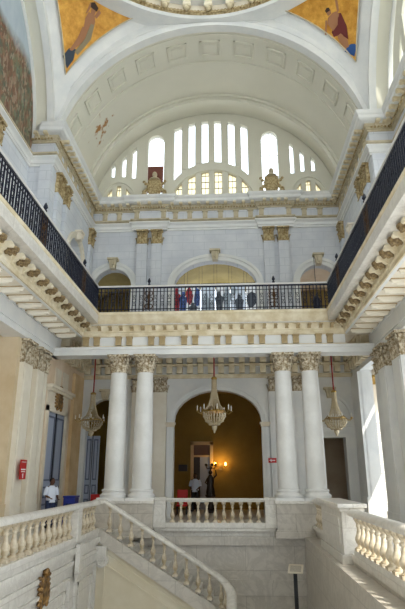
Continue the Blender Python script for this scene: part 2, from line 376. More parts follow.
# inner room behind the right doorway and behind everything at the back
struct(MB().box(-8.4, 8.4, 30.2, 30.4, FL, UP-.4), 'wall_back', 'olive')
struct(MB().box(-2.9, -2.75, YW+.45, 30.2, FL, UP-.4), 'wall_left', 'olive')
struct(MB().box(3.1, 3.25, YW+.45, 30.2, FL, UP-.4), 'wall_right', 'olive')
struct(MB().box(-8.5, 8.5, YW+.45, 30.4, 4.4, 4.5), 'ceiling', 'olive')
struct(MB().box(-8.5, -8.4, 14, 30.4, FL, UP-.4), 'wall_left', 'ochre')
struct(MB().box(6.9, 7.0, YW+.45, 30.4, FL, UP-.4), 'wall_right', 'ochre')
struct(MB().box(3.25, 6.9, 27.4, 27.5, FL, 4.4), 'wall_back', 'pink')
# inner door at the back of the olive room
d = MB(); mp = BACK(30.18)
d.mbox(mp, -1.62, -1.45, -.1, .02, FL, 1.75).mbox(mp, -.55, -.38, -.1, .02, FL, 1.75).mbox(mp, -1.62, -.38, -.1, .02, 1.6, 1.78).mbox(mp, -1.45, -.55, -.06, .02, .95, 1.05)
d = struct(d, 'door_2', 'ochre', label='tan inner door frame with transom in the dark room')
MB().mbox(mp, -1.45, -.55, -.03, .01, 1.05, 1.6).build('transom', 'brown', d)
MB().mbox(mp, -1.45, -1.1, -.035, .01, FL, .95).build('door_leaf', 'dark', d)
MB().mbox(mp, -1.1, -.55, -.025, .01, FL, .95).build('door_panel', 'greydoor', d)

# ------ side piers of the far end (lower), walls between pier and far wall
for s, nm in ((-1, 'left'), (1, 'right')):
    mp = LEFT(-6.35) if s < 0 else RIGHT(6.35)
    ye = 19.4 if s < 0 else 20.5
    y0 = 16.8 if s < 0 else 16.3
    p = MB().mbox(mp, y0, ye, 0, 1.1, FL, 5.2).mbox(mp, y0-.1, ye+.1, -.04, 1.1, FL, FL+.9).mbox(mp, y0-.15, ye+.15, -.09, 1.1, FL, FL+.2)
    struct(p, 'wall_'+nm, 'pierwall' if s < 0 else 'white')
# left: recessed door wall and yellow pilaster at the corner
mp = LEFT(-6.3)
wall(mp, 19.3, YW, FL, 5.7, [(20.0, 22.15, FL, 2.35)], .4, 'wall_left', 'pink')
struct(MB().mbox(mp, 22.85, 24.2, -.14, .02, FL, 4.3).mbox(mp, 22.8, 24.25, -.18, .02, FL, FL+.9), 'trim', 'ochre')
struct(MB().mbox(mp, 19.8, 20.0, -.08, .02, FL, 2.55).mbox(mp, 22.15, 22.35, -.08, .02, FL, 2.55).mbox(mp, 19.8, 22.35, -.08, .02, 2.35, 2.55)
       .mbox(mp, 19.7, 22.45, -.2, .02, 3.1, 3.2).mbox(mp, 19.6, 22.55, -.28, .02, 3.2, 3.32).mbox(mp, 19.8, 22.35, -.05, .02, 2.55, 3.1)
       .mbox(mp, 20.5, 21.2, -.04, .02, 3.45, 4.1).mbox(mp, 21.5, 22.2, -.04, .02, 3.45, 4.1), 'trim', 'cream')
def panel_door(mp, u0, u1, z0, z1, name, label):
    L = (u1-u0); d = MB().mbox(mp, u0, u1, .02, .08, z0, z1)
    o = struct(d, name, 'greydoor', label=label)
    n = 2
    for k in range(n):
        a = u0+L*k/n+.02; b_ = u0+L*(k+1)/n-.02
        q = MB()
        for c_, e_ in ((z0+.15, z0+.75), (z0+.95, z0+1.35), (z0+1.55, z1-.15)):
            q.mbox(mp, a+.08, b_-.08, -.015, .03, e_-.06, e_).mbox(mp, a+.08, b_-.08, -.015, .03, c_, c_+.06).mbox(mp, a+.08, a+.14, -.015, .03, c_, e_).mbox(mp, b_-.14, b_-.08, -.015, .03, c_, e_)
        q.build('door_leaf', 'doorline', o)
    MB().mbox(mp, (u0+u1)/2-.012, (u0+u1)/2+.012, -.03, .03, z0, z1).build('door_gap', 'black', o)
    return o
panel_door(LEFT(-6.3), 20.0, 22.15, FL, 2.35, 'door_3', 'grey blue panelled double door in the left wall beside the person')
dl = panel_door(lambda u, d, z: (-6.08+u*.62, YW+.25+d+u*.1, z), 0, 1.0, FL, 1.75, 'door_4', 'grey blue open door leaf standing in the left rear arch')
# room behind the left rear arch
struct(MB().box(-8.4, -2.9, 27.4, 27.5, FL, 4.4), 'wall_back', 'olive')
# right: tall bright opening between pier and far wall, shuttered window beyond
mp = RIGHT(6.3)
wall(mp, 20.5, YW, FL, 5.7, [(20.75, 23.1, FL, 4.35)], .5, 'wall_right', 'white')
struct(MB().mbox(mp, 23.1, 23.75, -.12, .02, FL, 4.3).mbox(mp, 23.05, 23.8, -.17, .02, FL, FL+.9).mbox(mp, 23.95, YW, -.08, .02, FL, 4.3), 'trim', 'white')
wall(RIGHT(8.6), 6, 31, FL, 5.7, [(24.7, 26.9, FL, 4.6), (19.8, 22.6, -.9, 3.6), (12.3, 15.2, -.9, 5.1), (6.5, 11.5, -.9, 5.1)], .3, 'wall_right', 'white')
struct(MB().box(6.9, 8.6, 27.3, 27.45, FL, 5.6), 'wall_back', 'shaftc')
mp = BACK(27.28)
wn = struct(MB().mbox(mp, 7.1, 7.22, -.06, .02, FL, 2.6).mbox(mp, 8.1, 8.22, -.06, .02, FL, 2.6).mbox(mp, 7.1, 8.22, -.06, .02, 2.5, 2.62), 'window_1', 'shutter', label='white louvred shutter seen through the tall opening on the right')
q = MB()
for k in range(34): z = FL+.1+k*.125; q.mbox(mp, 7.22, 8.1, -.04, .0, z, z+.07)
q.build('shutter_slats', 'shutter', wn)
# far-left pinkish wall past the left pier and right lower arcade beam
struct(MB().box(-7.45, -7.25, 6, 16.8, FL, 5.6), 'wall_left', 'pink')
struct(MB().box(-7.3, -7.2, 6, 16.8, FL, FL+.9), 'baseboard_left', 'cream')

# ------ beams and soffits
struct(MB().box(-6.35, 6.35, YC-.32, YC+.38, 4.43, 4.7).box(-6.35, 6.35, YC-.37, YC+.4, 4.64, 4.74), 'trim', 'white', label='long white architrave beam lying across the column capitals')
for s, nm in ((-1, 'left'), (1, 'right')):
    a, b_ = sorted((s*6.15, s*6.9)); ys = 9.42 if s > 0 else 4.03; struct(MB().box(a, b_, ys, 20.5, 4.43, 4.7).box(*sorted((s*6.1, s*6.9)), ys, 20.5, 4.64, 4.74).box(a, b_, ys, 20.5, 4.7, 5.3), 'trim', 'white', label='white beam over the %s pier capitals' % nm)
# ceiling of the far gallery (between columns and rear wall)
struct(MB().box(-6.7, 6.9, YC+.3, YW+.4, 5.45, 5.75), 'ceiling', 'cream')
for s in (-1, 1):
    a, b_ = sorted((s*8.6, s*5.1)); struct(MB().box(a, b_, 9.41 if s > 0 else 4.01, YC+.3, 5.25, 5.6), 'ceiling', 'cream')
# frieze and band above the beam
struct(MB().box(-5.1, 5.1, YC-.2, YC+.35, 4.7, 5.5), 'trim', 'white')

# upper slab edge (fascia) around the opening
path_f = [(-XR, 4.0), (-XR, YF), (XR, YF), (XR, 9.4)]
prof = [(-.75, 5.6), (-.35, 5.6), (-.35, 5.66), (-.05, 5.66), (.0, 5.72), (.02, 5.86), (.09, 5.97), (.12, 6.0), (.12, 6.1), (-.75, 6.1)]
fa = thing('slab_cornice', 'cream moulded cornice edging the upper gallery floor with rows of scroll brackets below', 'cornice')
sweep(MB(), path_f, [(-.75, 5.6)]+prof[1:]).build('fascia_moulding', 'stonecream', fa, smooth=True)
# bed band behind the brackets
path_b = [(-5.12, 4.0), (-5.12, YC-.2), (5.12, YC-.2), (5.12, 9.4)]
sweep(MB(), path_b, [(0,5.2),(.06,5.2),(.06,5.32),(.1,5.36),(.1,5.62),(0,5.62)]).build('bed_moulding', 'stonecream', fa)
def scroll_bracket():
    m_ = MB(); mp = lambda u, d, z: (u, d, z)
    prof2 = [(0, .26), (0, -.02), (.04, -.05), (.1, -.03), (.13, .05), (.24, .12), (.34, .12), (.4, .15), (.41, .19), (.38, .26)]
    m_.add([(-.08, y, z) for y, z in prof2]+[(.08, y, z) for y, z in prof2], [tuple(range(10)), tuple(range(19, 9, -1))]+[(i, (i+1) % 10, 10+(i+1) % 10, 10+i) for i in range(10)])
    m_.tube([(-.1, .07, .0), (.1, .07, .0)], .055, 8).tube([(-.1, .35, .16), (.1, .35, .16)], .045, 8)
    return m_
proto = None; cnt = 0
def place_brackets(spots, parent, z, mat, ros=True):
    global proto
    first = None
    for p, n, t in spots:
        if first is None:
            o = scroll_bracket().build('scroll_bracket', mat, parent); first = o
        else: o = first.copy(); COL.objects.link(o); o.parent = parent
        o.location = (p.x, p.y, z); o.rotation_euler[2] = math.atan2(n.y, n.x)-pi/2
place_brackets([x for x in along(path_b, .78, (0, 1), .3)], fa, 5.38, 'stonecream')
place_brackets([x for x in along(path_b, .78, (2, 3), .3) if x[0].y > 9.6], fa, 5.38, 'stonecream')
# rosettes between the side brackets
r0 = None
for s in (-1, 1):
    y = 19.2
    while y > (9.6 if s > 0 else 4.4):
        if r0 is None:
            q = MB().lathe(0, 0, [(.05,-.1),(.13,-.09),(.2,-.04),(.21,.03)], 12)
            for k in range(6): a = k*pi/3; q.ball((.12*cos(a), .12*sin(a), -.08), .06, 6, 4)
            r0 = q.build('rosette', 'rosette', fa); o = r0
        else: o = r0.copy(); COL.objects.link(o); o.parent = fa
        o.location = (s*4.86, y, 5.54); y -= .78
# far front frieze: tan blocks under the edge, narrow brackets above
fr = thing('block_frieze', 'cream frieze of tan square blocks above the far white beam', 'frieze', (0, YC-.2, 4.74))
MB().box(-5.12, 5.12, -.06, .0, 0, .06).box(-5.12, 5.12, -.05, 0, .42, .5).build('frieze_band', 'stonecream', fr)
o0 = None
for k in range(24):
    x = -4.95+k*.43
    if k % 3 == 2: continue
    if o0 is None: o0 = MB().box(-.11, .11, -.12, 0, .07, .4).box(-.13, .13, -.15, 0, .36, .42).build('frieze_block', 'ftan', fr); o = o0
    else: o = o0.copy(); COL.objects.link(o); o.parent = fr
    o.location = (x, 0, 0)
bk = thing('bracket_row', 'row of small scroll brackets under the far edge of the upper gallery floor', 'cornice')
place_brackets([(Vector((-4.85+k*.43, YC-.25)), Vector((0,-1)), None) for k in range(24)], bk, 5.42, 'ftan')
for c_ in bk.children: c_.scale = (.7, .7, .5)
# rear-wall cornice of the far gallery, two rows of blocks
rc = thing('wall_cornice', 'cream cornice with two rows of square blocks high on the far lower wall', 'cornice', (0, YW, 4.45))
MB().box(-6.3, 6.3, -.07, 0, -.12, 0).box(-6.3, 6.3, -.3, 0, .45, .52).box(-6.3, 6.3, -.12, 0, 0, .06).box(-6.3, 6.3, -.5, 0, .9, 1.0).build('cornice_band', 'stonecream', rc)
o0 = o1 = None
for k in range(26):
    x = -6.1+k*.488
    if o0 is None:
        o0 = MB().box(-.13, .13, -.26, 0, .1, .45).build('cornice_block', 'stonecream', rc); o1 = MB().box(-.13, .13, -.46, 0, .56, .9).build('cornice_block', 'stonecream', rc); o, q = o0, o1
    else:
        o = o0.copy(); q = o1.copy(); COL.objects.link(o); COL.objects.link(q); o.parent = rc; q.parent = rc
    o.location = (x, 0, 0); q.location = (x, 0, 0)
for s, nm in ((-1, 'left'), (1, 'right')):
    sc2 = thing('wall_cornice', 'cream side cornice with square blocks over the %s end of the far gallery' % nm, 'cornice', (s*6.3, 0, 4.45))
    f = lambda x0, x1, y0, y1, z0, z1: MB().box(*sorted((-s*x0, -s*x1)), y0, y1, z0, z1)
    f(0, .3, 20.5, YW-.5, .45, .52).build('cornice_band', 'stonecream', sc2); f(0, .5, 20.5, YW-.5, .9, 1.0).build('cornice_band', 'stonecream', sc2)
    for k in range(8):
        y = 20.75+k*.45
        f(0, .26, y-.12, y+.12, .1, .45).build('cornice_block', 'stonecream', sc2); f(0, .46, y-.12, y+.12, .56, .9).build('cornice_block', 'stonecream', sc2)
# soffit of the side overhangs: raised long ovals between two fillets
for s, nm in ((-1, 'left'), (1, 'right')):
    so = thing('ribbed_soffit', 'cream soffit with a row of long raised ribs under the %s upper gallery' % nm, 'soffit', (s*5.65, 0, 5.25))
    ys = 9.4 if s > 0 else 4.0
    MB().box(-.5, .47, ys, 20, -.012, 0).build('panel_field', 'shaftc', so)
    MB().box(-.55, -.45, ys, 20, -.06, 0).box(.42, .52, ys, 20, -.06, 0).build('fillet', 'white', so)
    r0 = None
    for k in range(13 if s > 0 else 20):
        y = 19.5-k*.76
        if r0 is None:
            o_ = []; 
            for t in range(20):
                g = 2*pi*t/20; cx_ = .33 if cos(g) > 0 else -.33
                o_.append((cx_+.08*cos(g), .075*sin(g)))
            q = MB(); q.loft([[(x, y_, 0) for x, y_ in o_], [(x, y_, -.07) for x, y_ in o_], [(x*.93, y_*.6, -.08) for x, y_ in o_], [(x*.9, y_*.5, -.15) for x, y_ in o_]])
            q.tube([(-.24, 0, -.15), (.24, 0, -.15)], .035, 6)
            r0 = q.build('raised_rib', 'shaftc', so, smooth=True); o = r0
            bq = MB(); bq.loft([[(x*1.1, y_*1.55, 0) for x, y_ in o_], [(x*1.09, y_*1.5, -.03) for x, y_ in o_]]); bq.build('rib_shade_border', 'rib_shade', r0)  # brown outline painted in as contact shade around each rib
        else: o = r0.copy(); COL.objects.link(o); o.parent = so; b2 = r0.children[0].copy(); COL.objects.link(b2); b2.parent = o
        o.location = (0, y, 0)
        
# ------------------------------------------------------------------ capitals, columns, pilasters
def leaf(m_, base, out, side, h, w, curl):
    """acanthus leaf: strip that rises and curls outward"""
    pts = [(0, 0), (.03, h*.35), (.05, h*.7), (curl*.6, h*.95), (curl, h*.98), (curl*1.15, h*.85)]; ws = [w*.8, w, w*.95, w*.75, w*.5, w*.2]
    rings = []
    for (o_, z), w_ in zip(pts, ws):
        c_ = base+out*o_; rings.append([tuple(c_+side*(-w_/2)+Vector((0,0,z))), tuple(c_+out*.03+Vector((0,0,z))), tuple(c_+side*(w_/2)+Vector((0,0,z))), tuple(c_-out*.02+Vector((0,0,z)))])
    m_.loft(rings)
def round_capital(r, h):
    m_ = MB().lathe(0, 0, [(r, 0), (r*1.08, .03), (r, .06), (r*.98, h*.5), (r*1.15, h*.85), (r*1.2, h*.88)], 20)
    for row, (zb, hh, n, ph, c_) in enumerate(((.04, h*.42, 8, 0, .11), (.1, h*.62, 8, pi/8, .15))):
        for k in range(n):
            a = 2*pi*k/n+ph; out = Vector((cos(a), sin(a), 0)); leaf(m_, out*r*.99+Vector((0,0,zb)), out, Vector((-sin(a), cos(a), 0)), hh, r*.62, c_)
    for k in range(4):
        a = pi/4+k*pi/2; d = Vector((cos(a), sin(a), 0)); sd = Vector((-sin(a), cos(a), 0))
        for sg in (-1, 1):
            pts = []
            for t in range(12):
                g = t/11*2.6*pi; rr = .1*(1-t/14); pts.append(d*(r*1.28+rr*cos(g+pi)*1.0)+sd*sg*.05+Vector((0, 0, h*.78+rr*sin(g+pi))))
            m_.tube([tuple(p) for p in pts], .03, 5)
        a2 = k*pi/2; m_.ball((cos(a2)*r*1.3, sin(a2)*r*1.3, h*.92), .07, 7, 5)
    ab = []
    for k in range(4):
        a = pi/4+k*pi/2; R_ = r*1.78
        ab += [(R_*cos(a-.07), R_*sin(a-.07)), (R_*cos(a+.07), R_*sin(a+.07)), (r*1.22*cos(a+pi/4), r*1.22*sin(a+pi/4))]
    m_.loft([[(x, y, h*.88) for x, y in ab], [(x, y, h*.93) for x, y in ab], [(x*1.05, y*1.05, h) for x, y in ab]])
    return m_
def flat_capital(w, h, dep):
    """pilaster capital in local frame: u = width (x), +y = out of wall"""
    m_ = MB().box(-w/2, w/2, -.02, dep, 0, h*.88).box(-w/2-.03, w/2+.03, -.02, dep+.03, 0, .05)
    out = Vector((0,1,0)); sd = Vector((1,0,0))
    n = 3
    for k in range(n): leaf(m_, Vector((-w/2+w*(k+.5)/n, dep, .04)), out, sd, h*.42, w/n*.95, .1)
    for k in range(n-1): leaf(m_, Vector((-w/2+w*(k+1)/n, dep, .08)), out, sd, h*.64, w/n*.9, .13)
    for s in (-1, 1):
        leaf(m_, Vector((s*w/2, dep*.5, .04)), Vector((s,0,0)), Vector((0,1,0)), h*.42, dep*1.2, .09)
        pts = [(s*(w/2-.06)+s*.07*(1-t/14)*cos(t/11*2.6*pi+pi), dep+.06, h*.76+.1*(1-t/14)*sin(t/11*2.6*pi+pi)) for t in range(12)]
        m_.tube(pts, .032, 5)
    m_.ball((0, dep+.1, h*.9), .06, 7, 5)
    m_.box(-w/2-.05, w/2+.05, -.02, dep+.12, h*.9, h)
    return m_
def base_rings(r, z0):
    return [(r*1.36, z0), (r*1.36, z0+.09), (r*1.3, z0+.09), (r*1.36, z0+.13), (r*1.36, z0+.18), (r*1.2, z0+.22), (r*1.12, z0+.26), (r*1.12, z0+.29), (r*1.2, z0+.31), (r*1.18, z0+.36), (r*1.03, z0+.39)]
CZ0 = -.85; CZN = 3.75; CZT = 4.43
def make_column(x, label):
    t = thing('column', label, 'column', (x, YC, CZ0), 'smooth round columns carrying the upper gallery')
    r = .36; H = CZN-CZ0
    MB().lathe(0, 0, [(r*(1-.15*max(0, (k/12-.25)/.75)**1.4), .39+(H-.39)*k/12) for k in range(13)], 28).build('shaft', 'colm', t, smooth=True)
    MB().box(-.5, .5, -.5, .5, 0, .09).lathe(0, 0, [(a, b_-CZ0) for a, b_ in base_rings(r, CZ0+.0)][1:], 28).build('base', 'colm', t, smooth=True)
    c_ = round_capital(r*.86, CZT-CZN).build('capital', 'capstone', t, smooth=True); c_.location = (0, 0, CZN-CZ0)
    return t
cl = make_column(-3.62, 'outer smooth white column of the left pair, nearer the left chandelier')
dup(cl, (-2.6, YC, CZ0), 'inner smooth white column of the left pair, beside the central arch')
dup(cl, (2.68, YC, CZ0), 'inner smooth white column of the right pair, beside the central arch')
dup(cl, (3.7, YC, CZ0), 'outer smooth white column of the right pair, nearer the right doorway')
def pedestal(x0, x1, label):
    t = thing('column_pedestal', label, 'pedestal', ((x0+x1)/2, YC, -2.05), 'marble pedestals under the column pairs'); w_ = (x1-x0)/2
    MB().box(-w_, w_, -.5, .5, .25, 1.1).build('die', 'marble', t, bevel=.01)
    MB().box(-w_-.05, w_+.05, -.55, .55, 1.1, 1.2).build('cap_slab', 'marble_w', t, bevel=.01)
    MB().box(-w_-.06, w_+.06, -.56, .56, 0, .2).box(-w_-.03, w_+.03, -.53, .53, .2, .26).build('plinth', 'marble', t, bevel=.01)
pedestal(-4.15, -2.1, 'grey veined marble pedestal under the left pair of columns')
pedestal(2.2, 4.2, 'grey veined marble pedestal under the right pair of columns')

def pilaster(side, u, w, z0, z1, capz, dep, wallpos, label, group, smat, cmat, basez=.35, hidecap=False):
    loc, rz = {'back': ((u, wallpos, z0), pi), 'left': ((wallpos, u, z0), -pi/2), 'right': ((wallpos, u, z0), pi/2)}[side]
    t = thing('pilaster', label, 'pilaster', loc, group, rz)
    H = capz-z0
    MB().box(-w/2, w/2, -.02, dep, basez, H).box(-w/2+.1, w/2-.1, dep-.01, dep+.02, basez+.15, H-.12).build('shaft', smat, t)
    MB().box(-w/2-.06, w/2+.06, -.02, dep+.06, 0, basez*.55).box(-w/2-.03, w/2+.03, -.02, dep+.03, basez*.55, basez*.8).box(-w/2-.01, w/2+.01, -.02, dep+.01, basez*.8, basez).build('base', smat, t)
    c_ = flat_capital(w, z1-capz, dep).build('capital', cmat, t, smooth=True); c_.location = (0, 0, H)
    return t
g = 'flat pilasters on the far lower wall'
for u, l in ((-3.62, 'flat pilaster on the far wall right behind the outer left column'), (-2.62, 'flat pilaster on the far wall, left side of the central arch'), (2.74, 'flat pilaster on the far wall, right side of the central arch'), (3.82, 'flat pilaster on the far wall behind the outer right column')):
    pilaster('back', u, .62, FL, 4.36, 3.68, .16, YW, l, g, 'shaftc' if u < 0 else 'white', 'capstone', .9)
g = 'pier pilasters with leafy capitals under the side galleries'
for s, sd, nm in ((-1, 'left', 'left'), (1, 'right', 'right')):
    for u, w_, q in (((17.45, .8, 'nearest the camera'), (18.65, .72, 'in the middle'), (19.22, .28, 'at the far edge, narrowest')) if s < 0 else ((17.15, .95, 'nearest the camera'), (18.9, .95, 'in the middle'), (19.95, .6, 'at the far edge, narrowest'))):
        pilaster(sd, u, w_, FL, 4.43, 3.62, .28 if w_ > .8 else .16, s*6.35, 'tall pilaster of the %s lower pier, %s' % (nm, q), g, 'shaftc' if s < 0 else 'white', 'capstone', 1.0)

# ------------------------------------------------------------------ stone balustrades
BP = [(.078, .05), (.078, .075), (.05, .09), (.042, .12), (.068, .17), (.083, .22), (.078, .27), (.05, .34), (.036, .42), (.033, .47), (.05, .49), (.05, .52), (.034, .54), (.055, .58), (.068, .6), (.068, .63)]
BALM = None
def baluster(parent, x, y, z, h=.68, fat=1.0):
    global BALM
    if BALM is None:
        o = MB().lathe(0, 0, BP, 14).box(-.085, .085, -.085, .085, 0, .055).box(-.075, .075, -.075, .075, .625, .68).build('baluster', 'balus', parent, smooth=True); BALM = o.data
    else: o = bpy.data.objects.new('baluster', BALM); COL.objects.link(o); o.parent = parent
    pl_ = parent.location; o.location = (x-pl_.x, y-pl_.y, z-pl_.z); o.scale = (fat, fat, h/.68)
    return o
RAILP = [(-.13, 0), (.13, 0), (.15, .03), (.15, .07), (.12, .11), (.06, .14), (-.06, .14), (-.12, .11), (-.15, .07), (-.15, .03)]
def rail_loft(m_, pts, prof=RAILP):
    """sweep a handrail section along 3D points, section kept upright"""
    P = [Vector(p) for p in pts]; rings = []
    for i, p in enumerate(P):
        t = P[min(i+1, len(P)-1)]-P[max(i-1, 0)]; t.z = 0; t.normalize()
        n = Vector((t.y, -t.x, 0))
        rings.append([tuple(p+n*a+Vector((0, 0, b_))) for a, b_ in prof])
    m_.loft(rings); return m_
# far balustrade
t = thing('stone_balustrade', 'short level marble balustrade between the two column pedestals', 'balustrade', (.07, YC-.1, FL), 'marble balustrades of the landing')
MB().box(-1.76, 1.76, -.15, .15, .85, .9).box(-1.76, 1.76, -.18, .18, .9, .97).build('handrail', 'marble_w', t, bevel=.015)
MB().box(-1.76, 1.76, -.14, .14, 0, .17).build('plinth', 'marble_w', t, bevel=.01)
for s in (-1, 1): MB().box(s*1.97-.22, s*1.97+.22, -.2, .2, 0, .99).box(s*1.97-.25, s*1.97+.25, -.23, .23, .9, 1.0).build('end_post', 'marble_w', t, bevel=.01)
for k in range(11): baluster(t, -1.45+k*.304, YC-.1, FL+.17)
# left level balustrade
t = thing('stone_balustrade', 'long level marble balustrade on the left edge of the stairwell', 'balustrade', (-3.72, 12, FL), 'marble balustrades of the landing')
rail_loft(MB(), [(0, y-12, .84) for y in (5.9, 10, 14, 18.0)]).build('handrail', 'marble_w', t, smooth=True)
MB().box(-.15, .15, -6, 6.0, 0, .13).build('plinth', 'marble_w', t, bevel=.01)
MB().box(-.17, .17, 3.45, 3.85, 0, .86).build('middle_post', 'marble_w', t, bevel=.01)
for k in range(14): baluster(t, -3.72, 15.15-k*.415, FL+.13, .71, 1.15)
for k in range(5): baluster(t, -3.72, 16.2+k*.38, FL+.13, .71, 1.15)
# right level balustrade with big pedestal block
t = thing('stone_balustrade', 'long level marble balustrade on the right, above the sunlit ledge', 'balustrade', (3.55, 12, FL), 'marble balustrades of the landing')
rail_loft(MB(), [(0, y-12, .84) for y in (5.9, 8, 11, 13.5)]).build('handrail', 'marble_w', t, smooth=True)
MB().box(-.08, .15, -6, 1.4, 0, .13).build('plinth', 'marble_w', t, bevel=.01)
for k in range(16): baluster(t, 3.55, 13.1-k*.42, FL+.13, .71, 1.15)
t = thing('stone_balustrade', 'short marble balustrade between the big block and the right column pedestal', 'balustrade', (3.55, 18, FL), 'marble balustrades of the landing')
rail_loft(MB(), [(0, y-18, .84) for y in (17.0, 18, 19.6)]).build('handrail', 'marble_w', t, smooth=True)
MB().box(-.15, .15, -1.0, 1.6, 0, .13).build('plinth', 'marble_w', t, bevel=.01)
for k in range(6): baluster(t, 3.55, 17.3+k*.38, FL+.13, .71, 1.15)
t = thing('newel_block', 'large white marble block with moulded cap in the right balustrade', 'pedestal', (3.55, 15.3, FL-.23))
MB().box(-.24, .24, -1.55, 1.55, .2, 1.15).box(-.255, -.23, -1.2, 1.2, .4, 1.0).build('die', 'marble_w', t, bevel=.01)
MB().box(-.3, .3, -1.65, 1.65, 1.15, 1.23).box(-.35, .35, -1.72, 1.72, 1.23, 1.33).build('cap_slab', 'marble_w', t, bevel=.02)
MB().box(-.3, .3, -1.62, 1.62, 0, .2).build('plinth', 'marble_w', t, bevel=.01)
# descending flight, steps and its balustrade
SL = 2.22/3.75
def railz(x): return -.84-(x+3.6)*SL*1.0
st = thing('staircase', 'marble flight descending to the right from the left gallery', 'staircase', (-3.6, 19.2, FL))
q = MB()
for k in range(11):
    x = k*.36; z = -k*.213-.02; q.box(x, x+.359, -.85, .95, z-.3, z-.04).box(x-.03, x+.358, -.87, .94, z-.0395, z)
q.build('steps', 'marble_w', st)
s_ = MB()
xs = [-3.62+ i*(3.9/10) for i in range(11)]
strp = []
for x in xs:
    z = railz(x)-.68-.1
    strp.append([(x, 18.12, z), (x, 18.42, z), (x, 18.42, z-.42), (x, 18.12, z-.42)])
o = MB().loft(strp).build('string', 'marble', st); o.location = (3.6, -19.2, -FL)
w = MB()
poly = [(x, railz(x)-.68-.5) for x in xs]+[(.28, -5.1), (-3.9, -5.1), (-3.9, -2.2)]
w.prism(BACK(18.25), poly, 0, .2)
for off in (.22, .5):
    a = [(x, railz(x)-1.18-off) for x in xs]; b_ = [(x, z-.06) for x, z in a]; w.band(BACK(18.25), a, b_, -.035, .01)
w.prism(BACK(18.25), [(-3.45, railz(-3.45)-1.45), (-3.38, railz(-3.38)-1.45), (-3.38, -5), (-3.45, -5)], -.035, .01)
struct(w, 'wall_back', 'stair')
t = thing('stair_balustrade', 'sloping marble balustrade of the descending flight, curling round at its foot', 'balustrade', (-3.6, 18.27, FL))
pts = [(-3.72, 17.95, -.89), (-3.71, 18.1, -.89), (-3.62, 18.22, -.885), (-3.5, 18.27, -.87)]+[(x, 18.27, railz(x)+.03) for x in [-3.3+i*.3 for i in range(12)]]
x0 = .0; z0 = railz(0)+.03
for k in range(1, 9):
    a = k/8*pi/2; pts.append((x0+.62*sin(a), 17.65+.62*cos(a), z0-SL*.62*a*.95))
zc = pts[-1][2]
for k in range(1, 8): pts.append((.62, 17.65-k*.35, zc-k*.35*SL))
o = rail_loft(MB(), pts).build('handrail', 'marble_w', t, smooth=True); o.location = (3.6, -18.27, -FL)
for k in range(11):
    x = -3.3+k*.36
    baluster(t, x, 18.27, railz(x)-.72, .8)
pts2 = [(x0+.62*sin(k/6*pi/2), 17.65+.62*cos(k/6*pi/2), z0-SL*.62*(k/6*pi/2)*.95) for k in (3, 5.5)]+[(.62, 17.4-k*.36, zc-(.25+k*.36)*SL) for k in range(5)]
for p in pts2: baluster(t, p[0], p[1], p[2]-.78, .8)
# sloping base of turned part
o = rail_loft(MB(), [(p[0], p[1], p[2]-1.2) for p in pts[14:]], [(-.17, 0), (.17, 0), (.17, .42), (-.17, .42)]).build('lower_string', 'marble', t); o.location = (3.6, -18.27, -FL)
# scroll console at the corner
cs = thing('scroll_console', 'pale stone scroll console on the corner below the stair head', 'console', (-3.45, 18.1, -2.55))
q = MB(); q.prism(lambda u, d, z: (u, d, z), [(.2*cos(a), .2*sin(a)) for a in [2*pi*k/20 for k in range(20)]], -.14, .12)
q.tube([(.17*(1-k/34)*cos(-k*.45+2), -.15, .17*(1-k/34)*sin(-k*.45+2)) for k in range(30)], .025, 6).box(-.2, .14, -.12, .12, .02, .42)
q.build('scroll', 'marble_w', cs)
dr = thing('hanging_bracket', 'narrow pale drop bracket below the post of the left balustrade', 'bracket', (-3.56, 15.65, FL))
MB().box(-.02, .1, -.14, .14, -.75, -.05).build('strip', 'marble_w', dr)
MB().add([(-.02,-.17,-.72),(.13,-.17,-.72),(.13,.17,-.72),(-.02,.17,-.72),(-.02,-.05,-1.0),(.03,-.05,-1.0),(.03,.05,-1.0),(-.02,.05,-1.0)], [(0,1,2,3),(7,6,5,4),(0,4,5,1),(1,5,6,2),(2,6,7,3),(3,7,4,0)]).build('drop', 'marble_w', dr)
# bronze crest on the left stair wall
def crest(name, mat, label, cat, loc, rz, sc_=1.0):
    t = thing(name, label, cat, loc, None, rz)
    q = MB(); sh = [(-.2,.28),(-.24,.1),(-.2,-.12),(0,-.32),(.2,-.12),(.24,.1),(.2,.28),(.08,.24),(0,.3),(-.08,.24)]
    q.loft([[(x*sc_, 0, z*sc_) for x, z in sh], [(x*sc_, .05*sc_, z*sc_) for x, z in sh], [(x*.7*sc_, .09*sc_, z*.7*sc_) for x, z in sh]]); q.build('shield', mat, t, smooth=False)
    for s in (-1, 1):
        q = MB()
        for k in range(6):
            z = -.28+k*.11; x = s*(.2+.06*sin(k)); q.ball((x*sc_, .05*sc_, z*sc_), .075*sc_, 6, 4, (1, .7, 1.2)); q.ball((s*(.3+.03*(k % 2))*sc_, .03*sc_, (z+.05)*sc_), .05*sc_, 6, 4)
        q.build('wreath', mat, t, smooth=True)
    q = MB().ball((0, .06*sc_, .42*sc_), .09*sc_, 8, 6).lathe(0, .06*sc_, [(.05*sc_, .3*sc_), (.1*sc_, .36*sc_), (.04*sc_, .4*sc_)], 8).tube([(-.12*sc_, .06*sc_, .34*sc_), (0, .09*sc_, .3*sc_), (.12*sc_, .06*sc_, .34*sc_)], .03*sc_, 5)
    q.build('finial', mat, t, smooth=True)
    return t
crest('wall_crest', 'oldgold', 'brown bronze shield with wreath on the stairwell wall below left balustrade', 'emblem', (-3.62, 13.15, -2.5), -pi/2, .95)
crest('door_crest', 'oldgold', 'small bronze crest above the grey double door on the left', 'emblem', (-6.24, 21.0, 2.85), -pi/2, 1.15)

